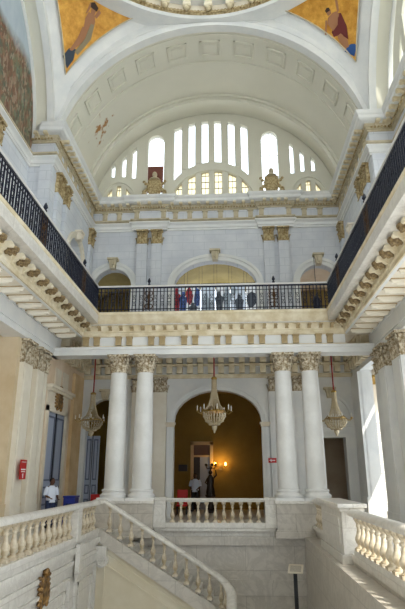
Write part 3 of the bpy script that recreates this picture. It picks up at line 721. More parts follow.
# ================================================================== UPPER STOREY
struct(MB().box(-8.4, -XR+.1, 4.02, YF-.1, 5.65, UP-.02), 'floor', 'marble_w')
struct(MB().box(XR-.1, 8.4, 9.4, YF-.1, 5.65, UP-.02), 'floor', 'marble_w')
struct(MB().box(-8.4, 8.4, YF+.05, 31, 5.62, UP-.02), 'floor', 'marble_w')
# rear wall
ops = [(-2.05, 2.05, UP-.02, ell(0, 9.0, 2.05, 1.3)), (-6.12, -4.22, UP-.02, ell(-5.17, 9.0, .95, .95)), (4.17, 6.07, UP-.02, ell(5.12, 9.0, .95, .95))]
wall(BACK(YW), -XW, XW, UP-.02, ZS+.3, ops, .45, 'wall_back', 'upx')
for uc, a, b_, l in ((0, 2.05, 1.3, 'wide flat white arch moulding in the middle of the upper far wall'), (-5.17, .95, .95, 'small round white arch moulding at the left of the upper far wall'), (5.12, .95, .95, 'small round white arch moulding at the right of the upper far wall')):
    archivolt(BACK(YW), uc, 9.0, a, b_, .34, .14, UP-.02, 'white', l, 'tan', .42)
    for s in (-1, 1): struct(MB().box(uc+s*(a+.14)-.2, uc+s*(a+.14)+.2, YW-.16, YW+.02, 8.88, 9.0), 'trim', 'white')
# side walls of the far arm
for s, nm in ((-1, 'left'), (1, 'right')):
    mp = LEFT(-XW) if s < 0 else RIGHT(XW)
    wall(mp, 18.4, YW, UP-.02, ZS+.3, [(20.95, 23.25, UP-.02, ell(22.1, 9.2, 1.15, 1.25))], .35, 'wall_'+nm, 'upy')
    archivolt(mp, 22.1, 9.2, 1.15, 1.25, .28, .12, UP-.02, 'shaftc', 'white arch moulding in the %s upper side wall' % nm, 'shaftc', .3, 20)
    # pier front toward the camera, stepped
    a, b_ = sorted((s*XW, s*(XA+.3))); 
    struct(MB().box(*((a, -XW-.005) if s < 0 else (XW+.005, b_)), 18.385, 18.75, UP-.02, ZS+.28), 'wall_back', 'upx')
    a, b_ = sorted((s*(XW+.02), s*(XW+.5))); struct(MB().box(a, b_, 18.28, 18.5, UP-.02, 12.05), 'trim', 'upx')
    struct(MB().box(*sorted((s*8.45, s*8.3)), 18.75, 25, UP, 13), 'wall_'+nm, 'olive_up' if s < 0 else 'pink')
# arm walls
wall(LEFT(-XA), 5.4, 18.4, UP-.02, ZS, [], .3, 'wall_left', 'upy')
wall(RIGHT(XA), 5.4, 18.4, UP-.02, ZS+.3, [(15.6, 17.4, 9.0, ell(16.5, 12.2, .9, .9)), (12.9, 14.7, 9.0, ell(13.8, 12.2, .9, .9)), (9, 12, 9.0, ell(10.5, 12.0, 1.5, 1.0))], .3, 'wall_right', 'upy')
# mouldings that run all round: architrave bands, cornice
PATH = [(-XA, 5.4), (-XA, 18.4), (-XW, 18.4), (-XW, YW), (-4.2, YW), (-4.2, YW-.16), (-2.5, YW-.16), (-2.5, YW), (2.25, YW), (2.25, YW-.16), (3.95, YW-.16), (3.95, YW), (XW, YW), (XW, 18.4), (XA, 18.4), (XA, 5.4)]
q = MB(); sweep(q, PATH, [(-.05, 12.02), (.05, 12.02), (.05, 12.12), (.09, 12.14), (.09, 12.28), (.12, 12.32), (.2, 12.38), (.2, 12.44), (-.05, 12.44)])
struct(q, 'trim', 'white', label='white moulded band running round the upper walls above the gold capitals')
q = MB(); sweep(q, PATH, [(-.05, 12.44), (.06, 12.44), (.06, 12.52), (.16, 12.56), (.16, 12.62), (-.05, 12.62)])
struct(q, 'trim', 'tan')
q = MB(); sweep(q, PATH, [(-.05, 12.62), (.02, 12.62), (.02, 13.35), (-.05, 13.35)], (3, 12)); struct(q, 'trim', 'upx')
CPR = [(-.1, 13.62), (.3, 13.62), (.42, 13.66), (.45, 13.7), (.46, 13.82), (.52, 13.88), (.56, 13.96), (.56, 14.0), (-.1, 14.0)]
CPR = [(o_, z-.2) for o_, z in CPR]
BED = [(-.05, 13.12), (.07, 13.12), (.07, 13.18), (.12, 13.2), (.12, 13.26), (.16, 13.28), (.16, 13.43), (-.05, 13.43)]
def modillion():
    m_ = MB(); pr = [(0, 0), (.36, 0), (.36, -.07), (.3, -.12), (.2, -.1), (.1, -.14), (0, -.17)]; n = len(pr)
    m_.add([(-.07, y, z) for y, z in pr]+[(.07, y, z) for y, z in pr], [tuple(range(n)), tuple(range(2*n-1, n-1, -1))]+[(i, (i+1) % n, n+(i+1) % n, n+i) for i in range(n)])
    m_.tube([(-.085, .3, -.07), (.085, .3, -.07)], .05, 8); return m_
MODM = None
for seg, lab in (((0+1, 3), 'upper cornice with modillions above the left upper wall and its pier'), ((3, 12), 'upper cornice with modillions along the far wall below the fan windows'), ((12, 15), 'upper cornice with modillions above the right upper walls')):
    t = thing('cornice', lab, 'cornice', (0, 0, 0), 'upper cornices round the hall')
    sweep(MB(), PATH, CPR, seg).build('crown_moulding', 'white', t); sweep(MB(), PATH, BED, seg).build('bed_moulding', 'tan', t)
    sp_ = along(PATH, .44, seg, .3)
    # dentils as one patterned strip
    dd = MB()
    for p, n, tt in along(PATH, .14, seg, .1):
        a = p+n*.16; dd.add([tuple((a+tt*u+n*v))+(z,) for z in (13.2, 13.27) for u, v in ((-.04, 0), (.04, 0), (.04, .05), (-.04, .05))], [(0,3,2,1),(4,5,6,7),(0,1,5,4),(1,2,6,5),(2,3,7,6),(3,0,4,7)])
    dd.build('dentil_strip', 'gold', t)
    for p, n, tt in sp_[:98]:
        if MODM is None: o = modillion().build('modillion', 'stonecream', t); MODM = o.data
        else: o = bpy.data.objects.new('modillion', MODM); COL.objects.link(o); o.parent = t
        o.location = (p.x+n.x*.12, p.y+n.y*.12, 13.43); o.rotation_euler[2] = math.atan2(n.y, n.x)-pi/2
# frieze posts
def posts(lst, lab):
    t = thing('frieze_posts', lab, 'frieze', (0, 0, 12.62)); o0 = None
    for (x, y, rz) in lst:
        if o0 is None: o0 = MB().box(-.12, .12, 0, .06, 0, .52).box(-.15, .15, 0, .12, .4, .52).box(-.05, .05, .05, .1, .06, .4).build('post', 'tan', t); o = o0
        else: o = o0.copy(); COL.objects.link(o); o.parent = t
        o.location = (x, y, 0); o.rotation_euler[2] = rz
posts([(x, YW-.02, pi) for x in (-5.75, -5.0, -2.05, -1.3, -.5, .3, 1.1, 1.85, 4.6, 5.4)]+[(x, YW-.18, pi) for x in (-4.05, -2.65, 2.4, 3.8)], 'row of tan posts in the frieze of the upper far wall')
posts([(-XW+.0, 19.0+k*.75, -pi/2) for k in range(8)], 'row of tan posts in the frieze of the left upper side wall')
posts([(XW-.0, 19.0+k*.75, pi/2) for k in range(8)], 'row of tan posts in the frieze of the right upper side wall')
g = 'upper pilasters with gold capitals'
for u, l in ((-3.72, 'left one of the gold-capped pilaster pair left of the upper central arch'), (-2.98, 'right one of the gold-capped pilaster pair left of the upper central arch'), (2.72, 'left one of the gold-capped pilaster pair right of the upper central arch'), (3.46, 'right one of the gold-capped pilaster pair right of the upper central arch')):
    pilaster('back', u, .52, UP, 12.0, 11.25, .2, YW, l, g, 'upx', 'gold', .8)
for s, sd in ((-1, 'left'), (1, 'right')):
    for u, w_, q in ((19.2, .66, 'nearer the camera'), (20.15, .46, 'beside the side arch'), (24.3, .5, 'in the far corner')):
        pilaster(sd, u, w_, UP, 12.0, 11.1, .14, s*XW, 'gold-capped upper pilaster on the %s side wall, %s' % (sd, q), g, 'upy', 'gold', .8)
pilaster('left', 15.2, .8, UP, 12.0, 11.1, .14, -XA, 'gold-capped pilaster below the crowd mural at the left edge', g, 'upy', 'gold', .8)

# rooms behind the upper arches
wall(BACK(30.5), -8.4, 8.4, UP, 13, [(-2.6, 2.6, 6.6, 10.9), (-7.2, -4.2, 7.2, 9), (4.2, 7.2, 7.2, 9)], .2, 'wall_back', 'olive_up')
for x in (-3.3, 3.3): struct(MB().box(x-.1, x+.1, YW+.45, 30.5, UP, 13), 'wall_left' if x < 0 else 'wall_right', 'olive_up' if x < 0 else 'pink')
q = MB(); A = arc(0, 9.0, 3.2, 2.2, 16); Bq = arc(0, 9.0, 3.35, 2.35, 16)
q.band(BACK(YW+.45), A, Bq, 0, 6); struct(q, 'ceiling', 'olive_up')
for s in (-1, 1):
    q = MB(); cxx = s*5.8; q.band(BACK(YW+.45), arc(cxx, 9.0, 2.5, 1.7, 14), arc(cxx, 9.0, 2.65, 1.85, 14), 0, 6); struct(q, 'ceiling', 'olive_up' if s < 0 else 'pink')
    struct(MB().box(*sorted((s*8.45, s*8.3)), YW+.4, 30.6, UP, 13), 'wall_left' if s < 0 else 'wall_right', 'olive_up' if s < 0 else 'pink')

# ------------------------------------------------------------------ far barrel vault and lunette
ZA, RV = 12.5, 6.65; AV = .17
def va(r, k=48): return arc(0, ZA, r, r, k, pi-AV, AV)
q = MB()
n = 48
def vring(r, y): return [(u, y, z) for u, z in va(r, n)]
sec = [(RA, 18.6), (RA, 24.9)]
vv = MB().loft([[(p[0], p[1], p[2]) for p in vring(RV, 18.6)], vring(RV, YW+.3)], closed=False, caps=False)
vv.loft([vring(RV+.25, 18.6), vring(RV+.25, YW+.3)], closed=False, caps=False)
struct(vv, 'ceiling', 'vault', smooth=True)
# face archivolt of the far arch (r 6.0 .. 6.6) and inner fillets
q = MB(); q.band(BACK(18.6), va(RV), arc(0, ZS, RA+.72, RA+.72, 48, pi-.04, .04), -.02, .25)
q.band(BACK(18.6), va(RV-.06), va(RV+.12), -.08, .3); q.band(BACK(18.6), va(RV+.3), va(RV+.36), -.05, .3)
struct(q, 'trim', 'white', smooth=True)
q = MB(); q.band(BACK(23.2), va(RV-.28), va(RV+.02), 0, .35)
q.band(BACK(23.05), va(RV-.12), va(RV+.02), 0, .2)
q.band(BACK(19.05), va(RV-.05), va(RV+.02), 0, .1)
q.band(BACK(20.75), va(RV-.04), va(RV+.02), 0, .08)
struct(q, 'trim', 'vault', smooth=True)
t = thing('vault_coffers', 'row of square framed coffers round the front of the far vault', 'coffers', (0, 0, ZA))
for k in range(11):
    a = pi/2+(k-5)*rad(13.6)
    q = MB(); h_ = rad(4.1)
    def arcbox(a0, a1, y0, y1, r0, r1):
        q.loft([[(r*cos(g), y, r*sin(g)) for r, y in ((r0, y0), (r1, y0), (r1, y1), (r0, y1))] for g in [a0+(a1-a0)*i/4 for i in range(5)]])
    e_ = rad(.6)
    arcbox(a-h_, a+h_, 19.45, 19.53, RV-.07, RV+.02); arcbox(a-h_, a+h_, 20.27, 20.35, RV-.07, RV+.02)
    arcbox(a-h_, a-h_+e_, 19.45, 20.35, RV-.07, RV+.02); arcbox(a+h_-e_, a+h_, 19.45, 20.35, RV-.07, RV+.02)
    arcbox(a-h_*.6, a+h_*.6, 19.68, 20.12, RV-.03, RV+.02)
    q.build('coffer', 'vault', t)
# lunette wall with slit windows
topf = lambda u: ZA+sqrt(max(.01, (RV-.02)**2-u*u))
cenA = ell(-.1, 13.5, 2.35, 2.05)
def inA(f, z0): return lambda u: z0
ops = []
slits = []
for a, b_ in ((-2.2, -1.76), (-1.42, -1.02), (-.7, -.3), (.0, .4), (.74, 1.14), (1.44, 1.84)):
    bot = (lambda u: ell(-.1, 13.6, 2.5, 2.45)(u)); tp = ell(-.15, 16.4, 3.3, 2.25)
    slits.append((a, b_, bot, tp, 'clear')); 
    ops.append((a, b_, bot, tp))
fan = []
for a, b_ in ((-2.1, -1.72), (-1.42, -1.0), (-.7, -.28), (.0, .42), (.74, 1.16), (1.44, 1.8)):
    tp = ell(-.1, 13.4, 2.25, 2.1); ops.append((a, b_, 13.75, tp)); fan.append((a, b_, 13.75, tp))
big = []
for c_ in (-3.17, 2.98):
    tp = ell(c_, 17.35, .45, .5); ops.append((c_-.45, c_+.45, 13.8, tp)); big.append((c_-.45, c_+.45, 13.8, tp))
side = []
for a, b_, z0, z1 in ((-4.48, -4.23, 15.2, 17.0), (-5.03, -4.79, 15.3, 16.5), (-5.6, -5.38, 15.3, 16.05), (4.03, 4.27, 15.2, 17.0), (4.57, 4.81, 15.3, 16.5), (5.14, 5.36, 15.3, 16.05)):
    sg = 1 if a > 0 else -1
    tp = (lambda u, z1=z1, m_=(a+b_)/2, sg=sg: z1-(u-m_)*sg*1.1); ops.append((a, b_, z0, tp)); side.append((a, b_, z0, tp))
sf = []
for c_ in (-5.12, 4.92):
    for k in (-1, 0, 1):
        a, b_ = c_+k*.5-.13, c_+k*.5+.13; tp = ell(c_, 13.5, .78, 1.25); ops.append((a, b_, 13.75, tp)); sf.append((a, b_, 13.75, tp))
import functools
lw = wall(BACK(YW), -6.4, 6.4, 13.4, topf, ops, .3, 'wall_back', 'vault', extra=[-6.4+i*12.8/40 for i in range(41)])
# glazing of each window: frame bars and pane
wi = 2
def glaze(a, b_, zb, tp, mat, bars, label, curve=10):
    global wi
    f_ = lambda v: v if callable(v) else (lambda u: v)
    zb, tp = f_(zb), f_(tp); us = [a+(b_-a)*i/curve for i in range(curve+1)]
    fr_ = MB(); mp = BACK(YW+.12)
    w_ = .025
    fr_.mbox(mp, a, a+w_, 0, .06, zb(a), tp(a)).mbox(mp, b_-w_, b_, 0, .06, zb(b_), tp(b_))
    fr_.band(mp, [(u, tp(u)-.03) for u in us], [(u, tp(u)+.01) for u in us], 0, .06); fr_.band(mp, [(u, zb(u)-.01) for u in us], [(u, zb(u)+.03) for u in us], 0, .06)
    o = struct(fr_, 'window_%d' % wi, 'tan' if mat == 'frost' else 'white', label=label); wi += 1
    if bars:
        q = MB(); zt = max(tp(a+.05), tp(b_-.05)); z = zb((a+b_)/2)+bars
        while z < zt-.1: q.mbox(mp, a, b_, .0, .03, z-.015, z+.015); z += bars
        if mat == 'frost' or b_-a > .8: q.mbox(mp, (a+b_)/2-.012, (a+b_)/2+.012, 0, .03, zb((a+b_)/2), tp((a+b_)/2))
        q.build('glazing_bars', 'dark' if mat == 'frost' else 'white', o)
    g_ = MB(); g_.loft([[mp(u, .03, zb(u)), mp(u, .03, tp(u)), mp(u, .034, tp(u)), mp(u, .034, zb(u))] for u in us]); g_.build('pane', mat, o)
nms = ['first', 'second', 'third', 'fourth', 'fifth', 'sixth']
for i, (a, b_, c_, d_, e_) in enumerate(slits): glaze(a, b_, c_, d_, 'glass', 0, 'tall bright slit window of the lunette, %s from the left' % nms[i])
for i, (a, b_, c_, d_) in enumerate(fan): glaze(a, b_, c_, d_, 'frost', .38, 'yellowish paned window under the central fan arch, %s from the left' % nms[i])
for i, (a, b_, c_, d_) in enumerate(big): glaze(a, b_, c_, d_, 'glass', 0 if i == 0 else 1.3, ('tall round-topped window above the left crest', 'tall round-topped window above the right crest')[i])
for i, (a, b_, c_, d_) in enumerate(side): glaze(a, b_, c_, d_, 'glass', 0, 'small slanted slit window on the %s of the lunette, %s outward' % ('left' if a < 0 else 'right', nms[i % 3]))
for i, (a, b_, c_, d_) in enumerate(sf): glaze(a, b_, c_, d_, 'frost', .4, 'small paned window under the %s low arch, %s from the left' % ('left' if a < 0 else 'right', nms[i % 3]))
# arch ribs on the lunette wall
mp = BACK(YW)
q = MB().band(mp, arc(-.1, 13.4, 2.28, 2.13, 30), arc(-.1, 13.4, 2.48, 2.33, 30), -.07, .03)
for c_ in (-5.12, 4.92): q.band(mp, arc(c_, 13.5, .98, 1.42, 16), arc(c_, 13.5, 1.12, 1.56, 16), -.08, .03)
for a, b_ in zip((-1.76, -1.02, -.3, .4, 1.14), (-1.42, -.7, 0, .74, 1.44)):
    m_ = (a+b_)/2; q.mbox(mp, m_-.12, m_+.12, -.05, .02, ell(-.1, 13.6, 2.5, 2.45)(m_)+.05, ell(-.15, 16.4, 3.3, 2.25)(m_)-.1)
struct(q, 'trim', 'vault')
struct(MB().box(-6.35, 6.35, YW-.35, YW+.1, 13.7, 13.82), 'trim', 'white')
# brown board at foot of left big window
o = MB().box(-3.58, -2.76, YW+.02, YW+.07, 14.3, 15.9).build('window_board', 'mbrown'); tag(o, 'reddish brown board across the foot of the left round-topped window', 'board')
# crests with bust on the cornice
def bust(x, label):
    t = thing('cornice_crest', label, 'sculpture', (x, YW-.35, 13.82), 'gilded crests standing on the far cornice')
    q = MB(); sh = [(-.34,.95),(-.4,.5),(-.3,.15),(0,0),(.3,.15),(.4,.5),(.34,.95),(0,1.02)]
    q.loft([[(a*1.0, .06, z+.05) for a, z in sh], [(a, -.06, z+.05) for a, z in sh], [(a*.75, -.12, .13+z*.85) for a, z in sh]]); q.build('shield', 'gold', t)
    for s in (-1, 1):
        q = MB()
        for k in range(8): q.ball((s*(.42+.14*sin(k*1.1)), 0, .08+k*.12), .12-.006*k, 7, 5, (1.1, .8, 1))
        q.ball((s*.55, 0, .1), .17, 8, 5, (1.3, .8, .8))
        q.build('garland', 'gold', t, smooth=True)
    MB().ball((0, 0, 1.33), .15, 10, 8, (.9, 1, 1.15)).lathe(0, 0, [(.3, 1.0), (.27, 1.06), (.12, 1.13), (.09, 1.22)], 12).build('bust', 'tan', t, smooth=True)
bust(-3.15, 'gilded crest with bust on the cornice before the left round-topped window')
bust(2.98, 'gilded crest with bust on the cornice before the right round-topped window')

# ------------------------------------------------------------------ pendentives, ring, side arches
S = 6.6; RS = S*sqrt(2)
def psurf(phi, el, r): return (r*cos(el)*cos(phi), CY+r*cos(el)*sin(phi), ZS+r*sin(el))
def elo(psi, s_, r): 
    c_ = s_/(r*cos(pi/4-abs(psi))); return math.acos(min(1, c_)) if c_ < 1 else 0
for cphi, nm in ((3*pi/4, 'left'), (pi/4, 'right'), (-3*pi/4, 'near left'), (-pi/4, 'near right')):
    q = MB(); NA, NE = 36, 14; rings = []
    for i in range(NA+1):
        psi = -pi/4+pi/2*i/NA; e0 = elo(psi, S, RS); rings.append([psurf(cphi+psi, e0+(pi/4-e0)*j/NE, RS) for j in range(NE+1)])
    q.loft(rings, closed=False, caps=False); struct(q, 'ceiling', 'white', smooth=True)
for cphi, nm in ((3*pi/4, 'left'), (pi/4, 'right')):
    lab = 'golden triangular mosaic on the %s pendentive with a standing draped figure' % nm
    t = thing('pendentive_mosaic', lab, 'mosaic', (0, CY, ZS)); q = MB(); rings = []; s2 = 6.16; R2 = RS-.09
    for i in range(61):
        psi = -pi/4+pi/2*i/60; e0 = elo(psi, s2, R2); e1 = rad(41.4)
        if e0 >= e1: continue
        rings.append([(lambda p: (p[0], p[1]-CY, p[2]-ZS))(psurf(cphi+psi, e0+(e1-e0)*j/16, R2)) for j in range(17)])
    q.loft(rings, closed=False, caps=False); q.build('gold_ground', 'mosaic', t, smooth=True)
    # border fillet
    bd = MB(); edge = [r_[0] for r_ in rings]; top = [r_[-1] for r_ in rings]
    bd.tube([tuple(Vector(p)*.998) for p in edge], .03, 5); bd.tube([tuple(Vector(p)*.998) for p in top], .03, 5); bd.build('border', 'tan', t)
    def patch(nm_, mat, poly, lift):
        """flat painted area: polygon in metres (a across, h up) on the curved ground"""
        vs = []
        for a, h in poly:
            h = h*(.66 if nm == 'right' else .86); a = a*.8+(0 if nm == 'right' else -h*.2)
            el = rad(21)+h/RS; ps = a/(RS*cos(el)); p = psurf(cphi+ps*(-1), el, R2-.01-lift); vs.append((p[0], p[1]-CY, p[2]-ZS))
        c_ = tuple(sum(v[i] for v in vs)/len(vs) for i in range(3))
        q = MB(); q.add(vs+[c_], [(i, (i+1) % len(vs), len(vs)) for i in range(len(vs))]); q.build(nm_, mat, t)
    flip = 1 if nm == 'right' else -1
    F_ = lambda P: [(a*flip, h) for a, h in P]
    M['psk'] = M.get('psk') or plain('painted_skin', '#a4714c', .7); M['pgl'] = M.get('pgl') or plain('painted_blue', '#1f4e8c', .6); M['pgd'] = M.get('pgd') or plain('painted_dark_blue', '#2c3a48', .6)
    M['pdr'] = M.get('pdr') or plain('painted_crimson', '#6a2420', .7); M['pgr'] = M.get('pgr') or plain('painted_grey_cloth', '#8d7f62', .7); M['phr'] = M.get('phr') or plain('painted_dark_hair', '#3a2418', .7)
    if nm == 'right':
        patch('painted_globe', 'pgl', F_([(0, .03), (.3, .55), (.22, .72), (.02, .86), (-.2, .84), (-.42, .66)]), .0)
        patch('painted_legs', 'psk', F_([(-.3, .78), (-.1, .78), (-.05, 1.5), (-.12, 2.1), (-.52, 2.05), (-.5, 1.4), (-.42, 1.1)]), .004)
        patch('painted_drape', 'pdr', F_([(-.02, 1.2), (.14, 2.0), (.1, 2.9), (-.1, 3.0), (-.3, 2.5), (-.72, 2.2), (-.7, 1.85), (-.3, 1.75)]), .008)
        patch('painted_torso', 'psk', F_([(-.62, 2.2), (-.25, 2.4), (-.02, 2.9), (-.08, 3.15), (-.3, 3.2), (-.62, 3.1), (-.76, 2.8)]), .012)
        patch('painted_arm', 'psk', F_([(-.7, 3.0), (-.8, 3.05), (-1.1, 2.3), (-1.02, 2.2)]), .016)
        patch('painted_arm', 'psk', F_([(-.08, 3.0), (.06, 3.1), (.2, 3.75), (.08, 3.8)]), .016)
        patch('painted_head', 'psk', F_([(-.58, 3.2), (-.38, 3.2), (-.34, 3.45), (-.46, 3.58), (-.6, 3.48)]), .016)
        patch('painted_hair', 'phr', F_([(-.6, 3.42), (-.36, 3.42), (-.36, 3.6), (-.48, 3.68), (-.62, 3.58)]), .02)
    else:
        patch('painted_rock', 'pgd', F_([(0, .03), (.3, .5), (-.02, 1.0), (-.42, 1.15), (-.34, .6)]), .0)
        patch('painted_legs', 'psk', F_([(-.2, .95), (-.05, .95), (-.45, 1.7), (-.65, 2.3), (-1.05, 2.2), (-.75, 1.6)]), .004)
        patch('painted_drape', 'pgr', F_([(-.55, .9), (-.35, .98), (-.85, 1.8), (-1.12, 2.8), (-1.3, 2.75), (-1.2, 1.9)]), .008)
        patch('painted_torso', 'psk', F_([(-.7, 2.1), (-1.15, 2.2), (-1.3, 2.8), (-1.2, 3.05), (-.85, 3.05), (-.72, 2.7)]), .012)
        patch('painted_arm', 'psk', F_([(-.8, 3.0), (-.7, 2.9), (-.85, 3.5), (-1.0, 3.45)]), .016)
        patch('painted_arm', 'psk', F_([(-1.2, 3.0), (-1.35, 2.95), (-1.55, 3.3), (-1.4, 3.4)]), .016)
        patch('painted_head', 'psk', F_([(-.98, 3.05), (-1.2, 3.05), (-1.26, 3.3), (-1.12, 3.42), (-.97, 3.3)]), .016)
        patch('painted_hair', 'phr', F_([(-.92, 3.3), (-1.3, 3.25), (-1.35, 3.45), (-1.1, 3.6), (-.9, 3.5)]), .02)
# dome ring: cornice with gold dentils and consoles, then drum
def ringprof(mb, prof, n=96):
    vs = []; fs = []; k_ = len(prof)
    for i in range(n):
        a = 2*pi*i/n
        for r, z in prof: vs.append((r*cos(a), r*sin(a), z))
    for i in range(n):
        j = (i+1) % n
        for k in range(k_): fs.append((i*k_+k, i*k_+(k+1) % k_, j*k_+(k+1) % k_, j*k_+k))
    return mb.add(vs, fs)
ZR = ZS+S-.5
dr_ = thing('dome_ring', 'round gold and white cornice ring at the foot of the dome', 'cornice', (0, CY, ZR))
ringprof(MB(), [(7.15, -.12), (6.35, -.12), (6.3, -.02), (6.3, .02), (7.15, .02)]).build('lower_moulding', 'white', dr_)
ringprof(MB(), [(7.15, .02), (6.28, .02), (6.22, .1), (6.22, .2), (7.15, .2)]).build('gold_band', 'gold', dr_)
ringprof(MB(), [(7.15, .55), (5.98, .55), (5.9, .62), (5.9, .72), (7.15, .72)]).build('upper_moulding', 'white', dr_)
ringprof(MB(), [(7.15, .2), (6.28, .2), (6.28, .55), (7.15, .55)]).build('frieze', 'cream', dr_)
dd = MB()
for k in range(260):
    a = 2*pi*k/260; c_, s_2 = cos(a), sin(a)
    dd.add([(r*c_-w_*s_2, r*s_2+w_*c_, z) for z in (.04, .17) for r, w_ in ((6.3, -.04), (6.16, -.04), (6.16, .04), (6.3, .04))], [(0,3,2,1),(4,5,6,7),(0,1,5,4),(1,2,6,5),(2,3,7,6),(3,0,4,7)])
dd.build('dentil_strip', 'gold', dr_)
o0 = None
for k in range(40):
    a = 2*pi*k/40
    if o0 is None:
        o0 = MB().box(-.16, .16, 0, .32, .1, .36).tube([(-.18, .26, .12), (.18, .26, .12)], .09, 8).ball((0, .2, .0), .12, 8, 6).build('console', 'stonecream', dr_, smooth=True); o = o0
    else: o = o0.copy(); COL.objects.link(o); o.parent = dr_
    o.location = (6.3*cos(a), 6.3*sin(a), .2); o.rotation_euler[2] = a+pi/2
# drum with tall windows and dome cap
q = MB()
for k in range(16):
    a0 = 2*pi*k/16; a1 = a0+2*pi/16*.38
    q.loft([[(r*cos(g), CY+r*sin(g), z) for r, z in ((6.5, ZR+.6), (6.9, ZR+.6), (6.9, ZR+5), (6.5, ZR+5))] for g in (a0, (a0+a1)/2, a1)])
struct(q, 'wall_drum', 'white')
for k in range(16):
    a0 = 2*pi*k/16+2*pi/16*.38; a1 = 2*pi*(k+1)/16
    o = struct(MB().loft([[(6.7*cos(g), CY+6.7*sin(g), z) for z in (ZR+.6, ZR+5)] for g in (a0, (a0+a1)/2, a1)], closed=False, caps=False), 'window_%d' % wi, 'milk_sunblock' if cos((a0+a1)/2)*.7-sin((a0+a1)/2)*.7 > -.25 else 'glass', label='window of the drum under the dome'); wi += 1  # sun-facing panes made milky to stop direct sun, others clear for fill
q = MB(); rings = []
for i in range(13):
    e_ = i/12*pi/2*.98; rings.append([(6.9*cos(e_)*cos(2*pi*k/48), CY+6.9*cos(e_)*sin(2*pi*k/48), ZR+5+6.0*sin(e_)) for k in range(48)])
q.loft(rings, caps=False); struct(q, 'ceiling', 'white', smooth=True)
def sa(r): return arc(CY, 12.95, r, r, 48, pi-.06, .06)
# side arches: face in plane of the crossing and soffit back to the arm wall
for s, nm in ((-1, 'left'), (1, 'right')):
    mp = LEFT(-S) if s < 0 else RIGHT(S)
    q = MB(); q.band(mp, sa(6.42), arc(CY, ZS, RA+.66, RA+.66, 48), -.03, .2)
    q.band(mp, sa(6.35), sa(6.5), -.09, .2)
    q.band(mp, sa(6.3), sa(6.44), .68, .82)
    struct(q, 'trim', 'white', smooth=True)
    q = MB(); q.band(mp, sa(6.42), sa(6.5), 0, .95); struct(q, 'ceiling', 'vault', smooth=True)
# mural filling the left arch
q = MB(); q.prism(LEFT(-XA+.02), [(CY-6.3, 12.62)]+sa(6.42)+[(CY+6.3, 12.62)], 0, .04)
mu = q.build('wall_mural', 'mural'); tag(mu, 'large painted mural of a crowd under a pale sky in the left arch', 'mural')
struct(MB().prism(LEFT(-XA-.05), [(CY-RA-.5, 12.4)]+arc(CY, ZS, 6.6, 6.6, 40)+[(CY+RA+.5, 12.4)], 0, .2), 'wall_left', 'white')
# right lunette with windows
ops = [(a, a+.9, 14.2, ell(CY, ZS+.2, RA-.9, RA-1.0)) for a in (16.6-.2, 15.1, 13.7, 12.2, 10.6)]
wall(RIGHT(XA), CY-RA+.05, CY+RA-.05, 13.3, lambda u: ZS+sqrt(max(.01, RA**2-(u-CY)**2)), ops, .3, 'wall_right', 'vault', extra=[CY-RA+.05+i*(2*RA-.1)/40 for i in range(41)])
for k, (ya, yb) in enumerate(((15.6, 17.4), (12.9, 14.7), (9, 12))):
    o = struct(MB().mbox(RIGHT(XA+.1), ya, yb, 0, .02, 9.0, 13.2), 'window_%d' % wi, 'milk_sunblock', label='round-topped side window high on the right wall, milky pane added against sun'); wi += 1  # milky panes added to hold back direct sun
for a in (16.4, 15.1, 13.7, 12.2, 10.6):
    o = struct(MB().mbox(RIGHT(XA+.1), a, a+.9, 0, .02, 14.2, 18.5), 'window_%d' % wi, 'milk_sunblock', label='lunette window high on the right, milky pane added against sun'); wi += 1  # same added panes, keeping sun patches off the far walls
